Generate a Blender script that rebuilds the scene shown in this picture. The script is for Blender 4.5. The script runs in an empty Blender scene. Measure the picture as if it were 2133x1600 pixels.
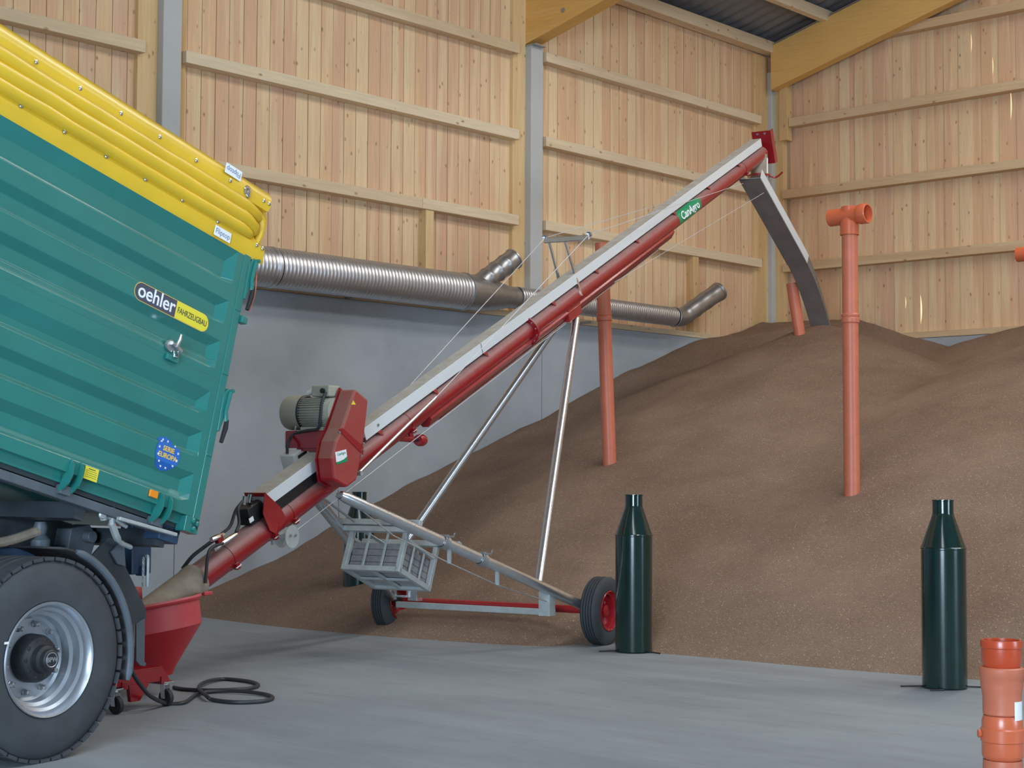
import bpy, math, random
import numpy as np
from mathutils import Vector as V, Matrix, noise as mnoise
random.seed(7)
R = math.radians
COL = bpy.context.scene.collection
SC = bpy.context.scene

# ------------------------------------------------------------------ camera (measured from the photograph)
YAW, PIT, ROL, F, H = R(42.2985), R(3.2008), R(0.2773), 3383.4, 1.5
fwd = V((math.cos(YAW)*math.cos(PIT), math.sin(YAW)*math.cos(PIT), math.sin(PIT)))
r0 = V((math.sin(YAW), -math.cos(YAW), 0)); u0 = r0.cross(fwd)
RT = math.cos(ROL)*r0 + math.sin(ROL)*u0
UP = -math.sin(ROL)*r0 + math.cos(ROL)*u0
CAM = V((0, 0, H))
cd = bpy.data.cameras.new('camera'); cam = bpy.data.objects.new('camera', cd); COL.objects.link(cam)
m = Matrix((RT, UP, -fwd)).transposed().to_4x4(); m.translation = CAM
cam.matrix_world = m
cd.sensor_width = 36; cd.lens = 36*F/2133; cd.clip_start = .05; cd.clip_end = 200
SC.camera = cam

def ray(x, y): return fwd + RT*((x-1066.5)/F) - UP*((y-800)/F)
def onp(x, y, p, n):
    d = ray(x, y); return CAM + d*((V(p)-CAM).dot(n)/d.dot(n))
def onz(x, y, z=0): return onp(x, y, (0, 0, z), V((0, 0, 1)))

# ------------------------------------------------------------------ materials
def s2l(c):
    c = c/255.0
    return c/12.92 if c <= .04045 else ((c+.055)/1.055)**2.4
def rgb(r, g, b): return (s2l(r), s2l(g), s2l(b), 1)
def newmat(name):
    mt = bpy.data.materials.new(name); mt.use_nodes = True
    nt = mt.node_tree; return mt, nt, nt.nodes['Principled BSDF']
def nd(nt, t, **k):
    n = nt.nodes.new(t)
    for a, b in k.items(): setattr(n, a, b)
    return n
def ramp(nt, fac, stops):
    r = nd(nt, 'ShaderNodeValToRGB')
    e = r.color_ramp.elements
    e[0].position, e[0].color = stops[0]; e[1].position, e[1].color = stops[-1]
    for p, c in stops[1:-1]:
        q = e.new(p); q.color = c
    nt.links.new(fac, r.inputs[0]); return r.outputs[0]
def mixc(nt, fac, a, b, mode='MIX'):
    n = nd(nt, 'ShaderNodeMix', data_type='RGBA', blend_type=mode)
    for s, v in ((0, fac), (6, a), (7, b)):
        if hasattr(v, 'is_linked') or isinstance(v, bpy.types.NodeSocket): nt.links.new(v, n.inputs[s])
        else: n.inputs[s].default_value = v
    return n.outputs[2]
def texco(nt, scale=(1, 1, 1), src='Object', off=None):
    t = nd(nt, 'ShaderNodeTexCoord'); mp = nd(nt, 'ShaderNodeMapping')
    mp.inputs['Scale'].default_value = scale
    nt.links.new(t.outputs[src], mp.inputs[0])
    if off is not None: nt.links.new(off, mp.inputs['Location'])
    return mp.outputs[0]
def noise(nt, vec, scale, detail=4, rough=.55):
    n = nd(nt, 'ShaderNodeTexNoise'); n.inputs['Scale'].default_value = scale
    n.inputs['Detail'].default_value = detail; n.inputs['Roughness'].default_value = rough
    if vec is not None: nt.links.new(vec, n.inputs['Vector'])
    return n.outputs['Fac']
def bump(nt, h, strength=.3, dist=.01):
    b = nd(nt, 'ShaderNodeBump'); b.inputs['Strength'].default_value = strength; b.inputs['Distance'].default_value = dist
    nt.links.new(h, b.inputs['Height']); return b.outputs[0]
def math_(nt, op, a, b=0.0):
    n = nd(nt, 'ShaderNodeMath', operation=op)
    for i, v in enumerate((a, b)):
        if isinstance(v, bpy.types.NodeSocket): nt.links.new(v, n.inputs[i])
        else: n.inputs[i].default_value = v
    return n.outputs[0]

def plain(name, c, rough=.5, metal=0, var=.12, vs=6, bmp=0, bs=60, coat=0, spec=.5):
    mt, nt, p = newmat(name)
    co = texco(nt)
    f = noise(nt, co, vs, 5)
    d = tuple(x*(1-var) for x in c[:3])+(1,); l = tuple(min(1, x*(1+var)) for x in c[:3])+(1,)
    nt.links.new(ramp(nt, f, [(.3, d), (.7, l)]), p.inputs['Base Color'])
    p.inputs['Roughness'].default_value = rough; p.inputs['Metallic'].default_value = metal
    p.inputs['Coat Weight'].default_value = coat; p.inputs['Specular IOR Level'].default_value = spec
    if coat: p.inputs['Coat Roughness'].default_value = .12
    if bmp: nt.links.new(bump(nt, noise(nt, co, bs, 3), bmp, .01), p.inputs['Normal'])
    return mt
def dusty(name, c, dust, rough=.35, lo=.25, hi=.95, amount=.8, coat=.3):
    """paint with dust that has settled on the faces that look up"""
    mt, nt, p = newmat(name)
    g = nd(nt, 'ShaderNodeNewGeometry'); sx = nd(nt, 'ShaderNodeSeparateXYZ')
    nt.links.new(g.outputs['Normal'], sx.inputs[0])
    mr = nd(nt, 'ShaderNodeMapRange'); mr.inputs[1].default_value = lo; mr.inputs[2].default_value = hi
    mr.inputs[4].default_value = amount
    nt.links.new(sx.outputs['Z'], mr.inputs[0])
    n = noise(nt, texco(nt), 9, 6, .6)
    f = math_(nt, 'MULTIPLY', mr.outputs[0], ramp(nt, n, [(.25, (.6, .6, .6, 1)), (.6, (1, 1, 1, 1))]))
    nt.links.new(mixc(nt, f, c, dust), p.inputs['Base Color'])
    nt.links.new(math_(nt, 'ADD', math_(nt, 'MULTIPLY', f, .5), rough), p.inputs['Roughness'])
    p.inputs['Coat Weight'].default_value = 0
    return mt
def boards(name, base, light, pink, per_island=True, axis='Z', knots=True):
    mt, nt, p = newmat(name)
    g = nd(nt, 'ShaderNodeNewGeometry')
    rnd = g.outputs['Random Per Island'] if per_island else nd(nt, 'ShaderNodeObjectInfo').outputs['Random']
    off = nd(nt, 'ShaderNodeCombineXYZ')
    nt.links.new(math_(nt, 'MULTIPLY', rnd, 37.0), off.inputs[0]); nt.links.new(math_(nt, 'MULTIPLY', rnd, 61.0), off.inputs[2])
    st = {'Z': (1, 1, .05), 'X': (.05, 1, 1), 'Y': (1, .05, 1)}[axis]
    co = texco(nt, st, off=off.outputs[0])
    grain = noise(nt, co, 46, 4, .6)
    band = noise(nt, co, 7, 2, .5)
    tone = ramp(nt, rnd, [(0, pink), (.3, base), (.55, light), (.75, base), (1, pink)])
    c = mixc(nt, ramp(nt, band, [(.48, (0, 0, 0, 1)), (.62, (.75, .75, .75, 1))]), tone, light)
    c = mixc(nt, math_(nt, 'MULTIPLY', ramp(nt, grain, [(.35, (1, 1, 1, 1)), (.65, (0, 0, 0, 1))]), .22), c, tuple(x*.5 for x in base[:3])+(1,))
    if knots:
        ks = {'Z': (7.5, 7.5, 4.2), 'X': (3.6, 7, 7), 'Y': (7, 3.6, 7)}[axis]
        vo = nd(nt, 'ShaderNodeTexVoronoi', feature='F1'); vo.inputs['Scale'].default_value = 1.0
        kco = texco(nt, ks, off=off.outputs[0])
        wob = nd(nt, 'ShaderNodeMixRGB', blend_type='ADD'); wob.inputs[0].default_value = .12
        nz = nd(nt, 'ShaderNodeTexNoise'); nz.inputs['Scale'].default_value = 5; nt.links.new(kco, nz.inputs[0])
        nt.links.new(kco, wob.inputs[1]); nt.links.new(nz.outputs['Color'], wob.inputs[2])
        nt.links.new(wob.outputs[0], vo.inputs['Vector'])
        c = mixc(nt, ramp(nt, vo.outputs['Distance'], [(.02, (.9, .9, .9, 1)), (.08, (.5, .5, .5, 1)), (.15, (0, 0, 0, 1))]), c, rgb(146, 104, 78))
    nt.links.new(c, p.inputs['Base Color'])
    p.inputs['Roughness'].default_value = .75; p.inputs['Specular IOR Level'].default_value = .25
    nt.links.new(bump(nt, grain, .15, .004), p.inputs['Normal'])
    return mt

M = {}
M['boards'] = boards('larch_boards', rgb(224, 184, 144), rgb(235, 208, 168), rgb(219, 178, 148))
M['girt_x'] = boards('spruce_girt', rgb(222, 198, 164), rgb(230, 210, 178), rgb(214, 188, 152), False, 'X')
M['girt_y'] = boards('spruce_girt_end', rgb(210, 178, 140), rgb(218, 190, 152), rgb(202, 170, 132), False, 'Y')
M['post'] = boards('spruce_post', rgb(218, 180, 128), rgb(226, 196, 148), rgb(208, 168, 116), False, 'Z')
M['glulam'] = boards('glulam_beam', rgb(228, 176, 100), rgb(232, 186, 112), rgb(220, 166, 90), False, 'Y', False)

def concrete(name, c, dark, light, sc=1.0, blot=.5, rough=.75):
    mt, nt, p = newmat(name)
    co = texco(nt)
    a = noise(nt, co, .55*sc, 6, .6); b = noise(nt, co, 2.6*sc, 6, .65); d = noise(nt, co, 38, 3)
    x = mixc(nt, ramp(nt, a, [(.36, (0, 0, 0, 1)), (.66, (1, 1, 1, 1))]), dark, light)
    x = mixc(nt, math_(nt, 'MULTIPLY', ramp(nt, b, [(.38, (0, 0, 0, 1)), (.68, (1, 1, 1, 1))]), blot), x, c)
    x = mixc(nt, math_(nt, 'MULTIPLY', ramp(nt, d, [(.3, (1, 1, 1, 1)), (.45, (0, 0, 0, 1))]), .1), x, dark)
    nt.links.new(x, p.inputs['Base Color']); p.inputs['Roughness'].default_value = rough
    p.inputs['Specular IOR Level'].default_value = .3
    nt.links.new(bump(nt, d, .08, .004), p.inputs['Normal'])
    return mt
M['conc_wall'] = concrete('concrete_wall', rgb(166, 172, 178), rgb(150, 157, 163), rgb(178, 184, 189), 1.2)
M['conc_col'] = concrete('concrete_column', rgb(186, 186, 182), rgb(176, 177, 174), rgb(192, 192, 188), 1.5, .4)
# floor: trowelled slab with scuffs, grain dust close to the heap
mt, nt, p = newmat('floor_slab')
co = texco(nt); sco = texco(nt, (1, .25, 1))
a = noise(nt, co, .45, 6, .6); b = noise(nt, sco, 2.2, 7, .7); d = noise(nt, co, 45, 3)
x = mixc(nt, ramp(nt, a, [(.35, (0, 0, 0, 1)), (.65, (1, 1, 1, 1))]), rgb(127, 133, 138), rgb(144, 150, 154))
x = mixc(nt, math_(nt, 'MULTIPLY', ramp(nt, b, [(.42, (0, 0, 0, 1)), (.68, (1, 1, 1, 1))]), .4), x, rgb(166, 172, 177))
x = mixc(nt, math_(nt, 'MULTIPLY', ramp(nt, noise(nt, sco, 6, 5, .7), [(.56, (0, 0, 0, 1)), (.7, (1, 1, 1, 1))]), .3), x, rgb(118, 114, 110))
nt.links.new(x, p.inputs['Base Color']); p.inputs['Roughness'].default_value = .62; p.inputs['Specular IOR Level'].default_value = .35
nt.links.new(bump(nt, d, .06, .003), p.inputs['Normal'])
M['floor'] = mt
M['roof'] = plain('roof_sheet', rgb(120, 122, 126), .5, .2, .06)
# wheat
mt, nt, p = newmat('wheat_grain')
co = texco(nt)
vo = nd(nt, 'ShaderNodeTexVoronoi', feature='F1'); vo.inputs['Scale'].default_value = 130; nt.links.new(co, vo.inputs['Vector'])
sp = nd(nt, 'ShaderNodeSeparateColor'); nt.links.new(vo.outputs['Color'], sp.inputs[0])
big = noise(nt, co, .7, 5, .6)
base = mixc(nt, ramp(nt, big, [(.35, (0, 0, 0, 1)), (.65, (1, 1, 1, 1))]), rgb(123, 100, 84), rgb(140, 117, 100))
x = mixc(nt, ramp(nt, sp.outputs[0], [(0, (.55, .55, .55, 1)), (.3, (0, 0, 0, 1))]), base, rgb(98, 74, 58))
x = mixc(nt, ramp(nt, sp.outputs[1], [(.84, (0, 0, 0, 1)), (.98, (.45, .45, .45, 1))]), x, rgb(166, 140, 112))
x = mixc(nt, ramp(nt, sp.outputs[2], [(.975, (0, 0, 0, 1)), (.992, (.7, .7, .7, 1))]), x, rgb(214, 194, 160))
nt.links.new(x, p.inputs['Base Color']); p.inputs['Roughness'].default_value = .8; p.inputs['Specular IOR Level'].default_value = .25
hh = math_(nt, 'ADD', math_(nt, 'MULTIPLY', vo.outputs['Distance'], .6), noise(nt, co, 24, 4))
nt.links.new(bump(nt, hh, .5, .02), p.inputs['Normal'])
M['wheat'] = mt
M['galv'] = plain('galvanised_steel', rgb(206, 210, 214), .27, .95, .07, 22)
M['galv_dull'] = plain('hot_dip_zinc', rgb(182, 188, 188), .5, .5, .1, 14)
M['zinc_dark'] = plain('weathered_zinc', rgb(172, 174, 176), .36, .85, .12, 12)
M['duct'] = plain('spiral_duct_zinc', rgb(205, 208, 213), .4, .9, .05, 5)
M['chrome'] = plain('bright_zinc', rgb(222, 225, 230), .16, 1, .04, 8)
M['green'] = plain('trailer_green', rgb(34, 117, 110), .34, 0, .06, 3, coat=.6)
M['dgreen'] = plain('dark_green_enamel', rgb(8, 38, 34), .16, 0, .2, 8, coat=.5)
M['yellow'] = plain('yellow_tarpaulin', rgb(222, 182, 44), .34, 0, .07, 3, bmp=.12, bs=7, coat=.2)
M['dark'] = plain('chassis_dark_grey', rgb(52, 58, 64), .5, 0, .2, 5)
M['blue'] = plain('chassis_blue_grey', rgb(40, 62, 88), .45, 0, .2, 5)
M['steel'] = plain('grey_steel_frame', rgb(88, 96, 104), .5, .1, .18, 6)
M['tyre'] = plain('tyre_rubber', rgb(58, 62, 66), .72, 0, .14, 8, .1, 40)
M['rubber'] = plain('black_rubber', rgb(40, 42, 44), .6, 0, .15, 8)
M['rim'] = plain('silver_rim_paint', rgb(176, 182, 190), .32, .75, .05, 6)
M['hub'] = plain('black_hub', rgb(34, 37, 40), .45, 0, .15, 12)
M['red'] = dusty('auger_red', rgb(146, 24, 32), rgb(142, 126, 120), .2, .05, .8, .8)
M['redp'] = plain('red_paint', rgb(146, 24, 33), .22, 0, .08, 5, coat=.4)
M['redd'] = dusty('dusty_red', rgb(160, 27, 34), rgb(146, 122, 106), .38, -.3, .7, .8)
M['hop'] = dusty('hopper_red', rgb(186, 30, 38), rgb(196, 120, 122), .4, -.6, .7, .6)
M['sleeve'] = plain('dusty_sleeve', rgb(150, 136, 120), .75, 0, .22, 9)
M['guard'] = dusty('guard_zinc', rgb(214, 218, 220), rgb(168, 160, 148), .35, .2, .8, .95)
M['motor'] = plain('motor_grey', rgb(166, 166, 152), .5, 0, .08, 9)
M['white'] = plain('white_plastic', rgb(226, 228, 226), .5, 0, .05)
M['black'] = plain('black_plastic', rgb(26, 28, 30), .45, 0, .1)
M['cable'] = plain('cable_black', rgb(46, 48, 52), .5, 0, .12, 20)
M['wire'] = plain('steel_wire', rgb(200, 200, 202), .45, .2, .05)
M['brick'] = plain('paving_block', rgb(128, 126, 124), .9, 0, .16, 16, .2, 60)
def plastic(name, c): return plain(name, c, .3, 0, .06, 4, coat=.15)
M['orange'] = plastic('orange_pvc', rgb(206, 102, 66))
M['orange2'] = plastic('bright_orange_pvc', rgb(190, 72, 38))
M['orange_d'] = plain('pvc_dusty', rgb(198, 110, 82), .42, 0, .08, 6)
M['canvas'] = plain('chute_rubber', rgb(124, 116, 110), .7, 0, .12, 5)
M['sgrey'] = plain('sticker_grey', rgb(72, 76, 92), .4, 0, .02)
M['syel'] = plain('sticker_yellow', rgb(228, 214, 60), .4, 0, .02)
M['swhite'] = plain('sticker_white', rgb(236, 238, 242), .4, 0, .02)
M['stxt'] = plain('sticker_text', rgb(60, 62, 60), .5, 0, .02)
M['sblue'] = plain('sticker_blue', rgb(40, 104, 190), .4, 0, .02)
M['sgold'] = plain('sticker_gold', rgb(226, 190, 96), .4, 0, .02)
M['sgreen'] = plain('sticker_green', rgb(24, 140, 92), .4, 0, .02)
M['reflector'] = plain('amber_reflector', rgb(236, 140, 30), .25, 0, .05, 30)
M['fabric_text'] = plain('label_grey_text', rgb(120, 140, 165), .5, 0, .02)

# ------------------------------------------------------------------ mesh builder
class MB:
    def __init__(s): s.v = []; s.f = []
    def add(s, vs, fs):
        o = len(s.v); s.v += [V(x) for x in vs]; s.f += [tuple(i+o for i in f) for f in fs]; return s
    def box(s, c, sz, ax=None):
        c = V(c); X, Y, Z = ax if ax else (V((1, 0, 0)), V((0, 1, 0)), V((0, 0, 1)))
        vs = [c + X*(sz[0]/2*i) + Y*(sz[1]/2*j) + Z*(sz[2]/2*k) for k in (-1, 1) for j in (-1, 1) for i in (-1, 1)]
        return s.add(vs, [(0, 2, 3, 1), (4, 5, 7, 6), (0, 1, 5, 4), (2, 6, 7, 3), (0, 4, 6, 2), (1, 3, 7, 5)])
    def span(s, a, b):
        a, b = V(a), V(b); return s.box((a+b)/2, [abs(q) for q in (b-a)])
    def prism(s, pts, ext):
        n = len(pts); e = V(ext)
        a = [V(p) for p in pts]; b = [p+e for p in a]
        return s.add(a+b, [tuple(range(n))[::-1], tuple(range(n, 2*n))]+[(i, (i+1) % n, (i+1) % n+n, i+n) for i in range(n)])
    def bar(s, a, b, w, h, upv=(0, 0, 1)):
        a, b = V(a), V(b); d = (b-a).normalized(); x = d.cross(V(upv)).normalized(); y = x.cross(d)
        return s.box((a+b)/2, (w, (b-a).length, h), (x, d, y))
    def tube(s, pts, r, seg=12, caps=True, inner=0):
        pts = [V(p) for p in pts]; n = len(pts)
        rr = r if isinstance(r, (list, tuple)) else [r]*n
        up = None; rings = []
        for i, p in enumerate(pts):
            d = (pts[min(i+1, n-1)]-pts[max(i-1, 0)]).normalized()
            if up is None: up = d.orthogonal().normalized()
            up = (up - d*up.dot(d)).normalized(); q = d.cross(up)
            rings.append([p + (up*math.cos(2*math.pi*k/seg)+q*math.sin(2*math.pi*k/seg))*rr[i] for k in range(seg)])
        vs = [x for rg in rings for x in rg]; fs = []
        for i in range(n-1):
            for k in range(seg):
                k2 = (k+1) % seg; fs.append((i*seg+k, i*seg+k2, (i+1)*seg+k2, (i+1)*seg+k))
        if caps: fs += [tuple(range(seg))[::-1], tuple(range((n-1)*seg, n*seg))]
        return s.add(vs, fs)
    def lathe(s, prof, org, axis=(0, 0, 1), seg=32, closed=False):
        """prof: (radius, height) list along axis"""
        org, ax = V(org), V(axis).normalized(); x = ax.orthogonal().normalized(); y = ax.cross(x)
        vs = []; fs = []; n = len(prof)
        for r_, h_ in prof:
            for k in range(seg):
                t = 2*math.pi*k/seg; vs.append(org + ax*h_ + (x*math.cos(t)+y*math.sin(t))*max(r_, 1e-4))
        for i in range(n-1+(1 if closed else 0)):
            j = (i+1) % n
            for k in range(seg):
                k2 = (k+1) % seg; fs.append((i*seg+k, i*seg+k2, j*seg+k2, j*seg+k))
        return s.add(vs, fs)
    def build(s, name, mat, parent=None, smooth=35, bev=0, **tags):
        lo = V([min(v[i] for v in s.v) for i in range(3)]); hi = V([max(v[i] for v in s.v) for i in range(3)])
        c = V(((lo.x+hi.x)/2, (lo.y+hi.y)/2, lo.z))
        me = bpy.data.meshes.new(name)
        me.from_pydata([tuple(v-c) for v in s.v], [], s.f); me.update()
        import bmesh
        bm = bmesh.new(); bm.from_mesh(me); bmesh.ops.recalc_face_normals(bm, faces=bm.faces); bm.to_mesh(me); bm.free()
        if smooth:
            me.polygons.foreach_set('use_smooth', [True]*len(me.polygons)); me.set_sharp_from_angle(angle=R(smooth))
        me.materials.append(M[mat])
        o = bpy.data.objects.new(name, me); COL.objects.link(o); o.location = c
        if parent is not None:
            o.parent = parent; o.matrix_parent_inverse = Matrix.Translation(-WP[parent])
        WP[o] = c
        if bev:
            b = o.modifiers.new('bevel', 'BEVEL'); b.width = bev; b.segments = 2; b.limit_method = 'ANGLE'; b.angle_limit = R(40)
        for k, val in tags.items(): o[k] = val
        return o
WP = {}
def thing(name, loc, label, category, group=None):
    o = bpy.data.objects.new(name, None); COL.objects.link(o); o.location = loc; o.empty_display_size = .1
    WP[o] = V(loc); o['label'] = label; o['category'] = category
    if group: o['group'] = group
    return o
def text(name, body, mat, parent, org, X, Y, size, depth=.0015, align='CENTER', stretch=1.0, bold=0):
    cu = bpy.data.curves.new(name, 'FONT'); cu.body = body; cu.size = size; cu.align_x = align; cu.align_y = 'CENTER'
    cu.extrude = depth; cu.offset = bold
    tmp = bpy.data.objects.new('t', cu); COL.objects.link(tmp)
    dg = bpy.context.evaluated_depsgraph_get(); me = bpy.data.meshes.new_from_object(tmp.evaluated_get(dg))
    bpy.data.objects.remove(tmp)
    X, Y = V(X).normalized(), V(Y).normalized(); Z = X.cross(Y); org = V(org)
    mb = MB(); mb.add([org + X*(v.co.x*stretch) + Y*v.co.y + Z*v.co.z for v in me.vertices], [tuple(p.vertices) for p in me.polygons])
    bpy.data.meshes.remove(me)
    return mb.build(name, mat, parent, smooth=0)
def smooth_path(pts, n=8):
    pts = [V(p) for p in pts]; out = []
    P = [pts[0]*2-pts[1]]+pts+[pts[-1]*2-pts[-2]]
    for i in range(1, len(P)-2):
        a, b, c, d = P[i-1:i+3]
        for k in range(n):
            t = k/n
            out.append(.5*((2*b)+(c-a)*t+(2*a-5*b+4*c-d)*t*t+(3*b-a-3*c+d)*t**3))
    out.append(pts[-1]); return out
ST = dict(kind='structure')

# ------------------------------------------------------------------ the building
WY, EX = 14.52, 22.36          # faces of the long wall and of the end wall (concrete)
XC = [10.42, 16.43, 22.36]     # column centres
MB().span((-14, -12, -.2), (22.7, 15.0, 0)).build('floor', 'floor', smooth=0, **ST)
# concrete: lower 3.6 m of both walls, with the panel joints as narrow gaps
w = MB()
for x0, x1 in ((-14, 4.55), (4.56, 10.555), (10.565, 16.555), (16.565, 22.7)): w.span((x0, WY, 0), (x1, WY+.2, 3.595))
w.span((-14, WY+.03, 0), (22.7, WY+.2, 3.59))
w.build('wall_left', 'conc_wall', smooth=0, **ST)
w = MB(); w.span((EX, -12, 0), (EX+.2, WY, 3.6)); w.build('wall_back', 'conc_wall', smooth=0, **ST)
trim = [0]
def tr(mb, mat, bev=.004, name=None):
    trim[0] += 1; return mb.build('trim_%d' % trim[0], mat, smooth=0, bev=bev, **ST)
CY, GY = WY+.16, WY            # cladding face and girt face of the long wall
CX, GX = EX+.13, EX-.0
# timber sill plates on the concrete
tr(MB().span((-14, WY+.0, 3.6), (22.36, WY+.16, 3.68)), 'girt_x')
tr(MB().span((EX-.01, -12, 3.605), (EX+.15, WY-.05, 3.70)), 'girt_y')
# board cladding, every board its own island; grooves between
def cladding(name, along, lo, hi, topf, fixed, wane):
    mb = MB(); p = lo; rnd = random.Random(3 if along == 'x' else 11); i = 0
    while p < hi:
        wd = rnd.choice((.19, .195, .2, .2, .205)) if along == 'x' else rnd.choice((.105, .12, .17, .19, .2, .15))
        q = min(p+wd-(.009 if along == 'x' else .001), hi); off = rnd.uniform(-.003, .003)+(0 if along == 'x' else (.014 if i % 2 else 0))
        zt0, zt1 = topf(p), topf(q); z0 = 3.62; g = wane.get(i)
        zs = [z0, zt0]
        if g: zs = [z0]+[g[0]+(g[1]-g[0])*k/8 for k in range(9)]+[zt0]
        def pt(a, d, z): return (a, fixed+off+d, z) if along == 'x' else (fixed+off+d, a, z)
        vs = []; fs = []
        for k, z in enumerate(zs):
            tt = (z-zs[1])/(zs[-2]-zs[1]) if g and 0 < k < len(zs)-1 else -1
            cut = g[2]*math.sin(math.pi*max(0, tt)) if g else 0
            zz = z if k < len(zs)-1 else None
            vs += [pt(p, .0, zz if zz else zt0), pt(q-cut, .0, zz if zz else zt1), pt(q-cut, .024, zz if zz else zt1), pt(p, .024, zz if zz else zt0)]
        n = len(zs)
        for k in range(n-1):
            for j in range(4): fs.append((4*k+j, 4*k+(j+1) % 4, 4*k+4+(j+1) % 4, 4*k+4+j))
        fs += [(0, 3, 2, 1), (4*n-4, 4*n-3, 4*n-2, 4*n-1)]
        mb.add(vs, fs)
        p += wd; i += 1
    # battens behind the joints keep the daylight out except at the waney edges
    return mb
ROOF0, ROOFS = 8.63, .262      # height of the sheet underside at y = WY and roof pitch
def roofz(y): return ROOF0 + ROOFS*(WY-y)
cl = cladding('c', 'x', -14, EX+.1, lambda x: 8.62, CY, {})
cl.span((-14, CY+.03, 3.6), (EX+.2, CY+.05, 8.62))
cl.build('wall_left_boards', 'boards', smooth=0, **ST)
# end wall: boards with a few waney edges that let daylight through
wane = {}
yy = []; rnd = random.Random(11); p_ = -12.0; k_ = 0
while p_ < WY+.15:
    wd = rnd.choice((.105, .12, .17, .19, .2, .15)); rnd.uniform(-.003, .003); yy.append(p_+wd); p_ += wd; k_ += 1
def near_board(px, py0, py1, cut):
    a = onp(px, py0, (CX, 0, 0), V((1, 0, 0))); b = onp(px, py1, (CX, 0, 0), V((1, 0, 0)))
    i = min(range(len(yy)), key=lambda j: abs(yy[j]-a.y)); wane[i] = (b.z, a.z, cut)
for q in ((1824, 585, 650, .030), (1888, 614, 646, .018), (1921, 608, 680, .034), (2025, 600, 668, .034), (1832, 412, 466, .024),
          (2101, 180, 256, .022), (2030, 64, 110, .016), (2066, 114, 160, .016), (1896, 266, 306, .016)): near_board(*q)
cl = cladding('c', 'y', -12.0, WY+.15, lambda y: min(roofz(y)-.02, 12.4), CX, wane)
cl.build('wall_back_boards', 'boards', smooth=0, **ST)
# girts on the long wall (bays), lower edges 1.17 m apart
bays = [(-8, -1.55), (-1.4, 4.1), (4.3, 10.085), (10.615, 16.085), (16.635, 21.93)]
for z in (4.85, 6.01, 7.185):
    for x0, x1 in (bays if z > 5 else bays[:3]+[(10.615, 14.27), (14.275, 16.085)]+bays[4:]): tr(MB().span((x0, GY, z), (x1, GY+.158, z+.135)), 'girt_x', .006)
for y0, y1, z in ((-12, 14.39, 4.80), (-12, 14.39, 6.0), (-12, 14.26, 7.165), (-12, 12.6, 8.34)):
    tr(MB().span((GX-.05, y0, z), (GX+.13, y1, z+.14)), 'girt_y', .006)
# timber posts beside the concrete columns, jack posts low in the bays
for xc in XC[:2]:
    tr(MB().span((xc-.37, WY+.1, 3.6), (xc-.115, WY+.3, 8.4)), 'post')
    tr(MB().span((xc+.135, WY+.1, 3.6), (xc+.26, WY+.3, 8.4)), 'post')
tr(MB().span((21.86, WY+.1, 3.6), (22.25, WY+.3, 8.35)), 'post')
tr(MB().span((EX-.02, 14.38, 3.6), (EX+.1, 14.55, 7.9)), 'post')
tr(MB().span((EX-.07, 14.27, 6.95), (EX+.08, 14.42, 8.05)), 'post')
for xc in (14.42, 20.15): tr(MB().span((xc-.07, WY+.02, 3.68), (xc+.07, WY+.16, 4.85)), 'post')
# concrete columns with their beam seats
for xc in XC[:2]: tr(MB().span((xc-.115, WY-.005, 3.6), (xc+.13, WY+.3, 7.36)), 'conc_col', .01)
tr(MB().span((22.25, WY+.02, 3.6), (22.36, WY+.3, 8.1)), 'conc_col', .01)
for xc in XC[:2]: tr(MB().span((xc-.13, WY-.09, 7.345), (xc+.10, WY+.1, 7.362)), 'zinc_dark', 0)
# glulam rafters rising from the columns
def rafter(x0, x1, ys, zlow, depth, sl=.247):
    y0, y1 = ys
    pts = [(x0, y0, zlow), (x0, y1, zlow+sl*(y0-y1)), (x0, y1, zlow+sl*(y0-y1)+depth), (x0, y0, zlow+depth)]
    return MB().prism(pts, (x1-x0, 0, 0))
for xc in XC[:2]:
    tr(rafter(xc-.12, xc+.12, (WY+.12, -12), 7.375, 1.1), 'glulam')
    tr(MB().tube([(xc-.125, 13.95, 8.0-.28), (xc-.105, 13.95, 8.0-.28)], .035, 14), 'zinc_dark', 0)
tr(rafter(22.12, 22.30, (WY-.05, -12), 7.77, .72, .262), 'glulam')
# eave purlin and purlins
tr(MB().span((-14, WY-.09, 8.375), (22.3, WY+.1, 8.56)), 'girt_x')
def purlin(y): return MB().span((-14, y-.06, roofz(y)-.2), (22.35, y+.06, roofz(y)-.02))
for y in (13.46, 12.2, 10.9, 9.6): tr(purlin(y), 'girt_x')
# corrugated roof sheet
mb = MB(); xs = np.arange(-14, 22.8, .0675); vs = []; fs = []
for i, x in enumerate(xs):
    dz = .025*math.sin(i*math.pi/2)
    for y in (15.2, -12): vs.append((x, y, roofz(y)+.03+dz))
for i in range(len(xs)-1): fs.append((2*i, 2*i+2, 2*i+3, 2*i+1))
mb.add(vs, fs); mb.build('ceiling', 'roof', smooth=60, **ST)

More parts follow.
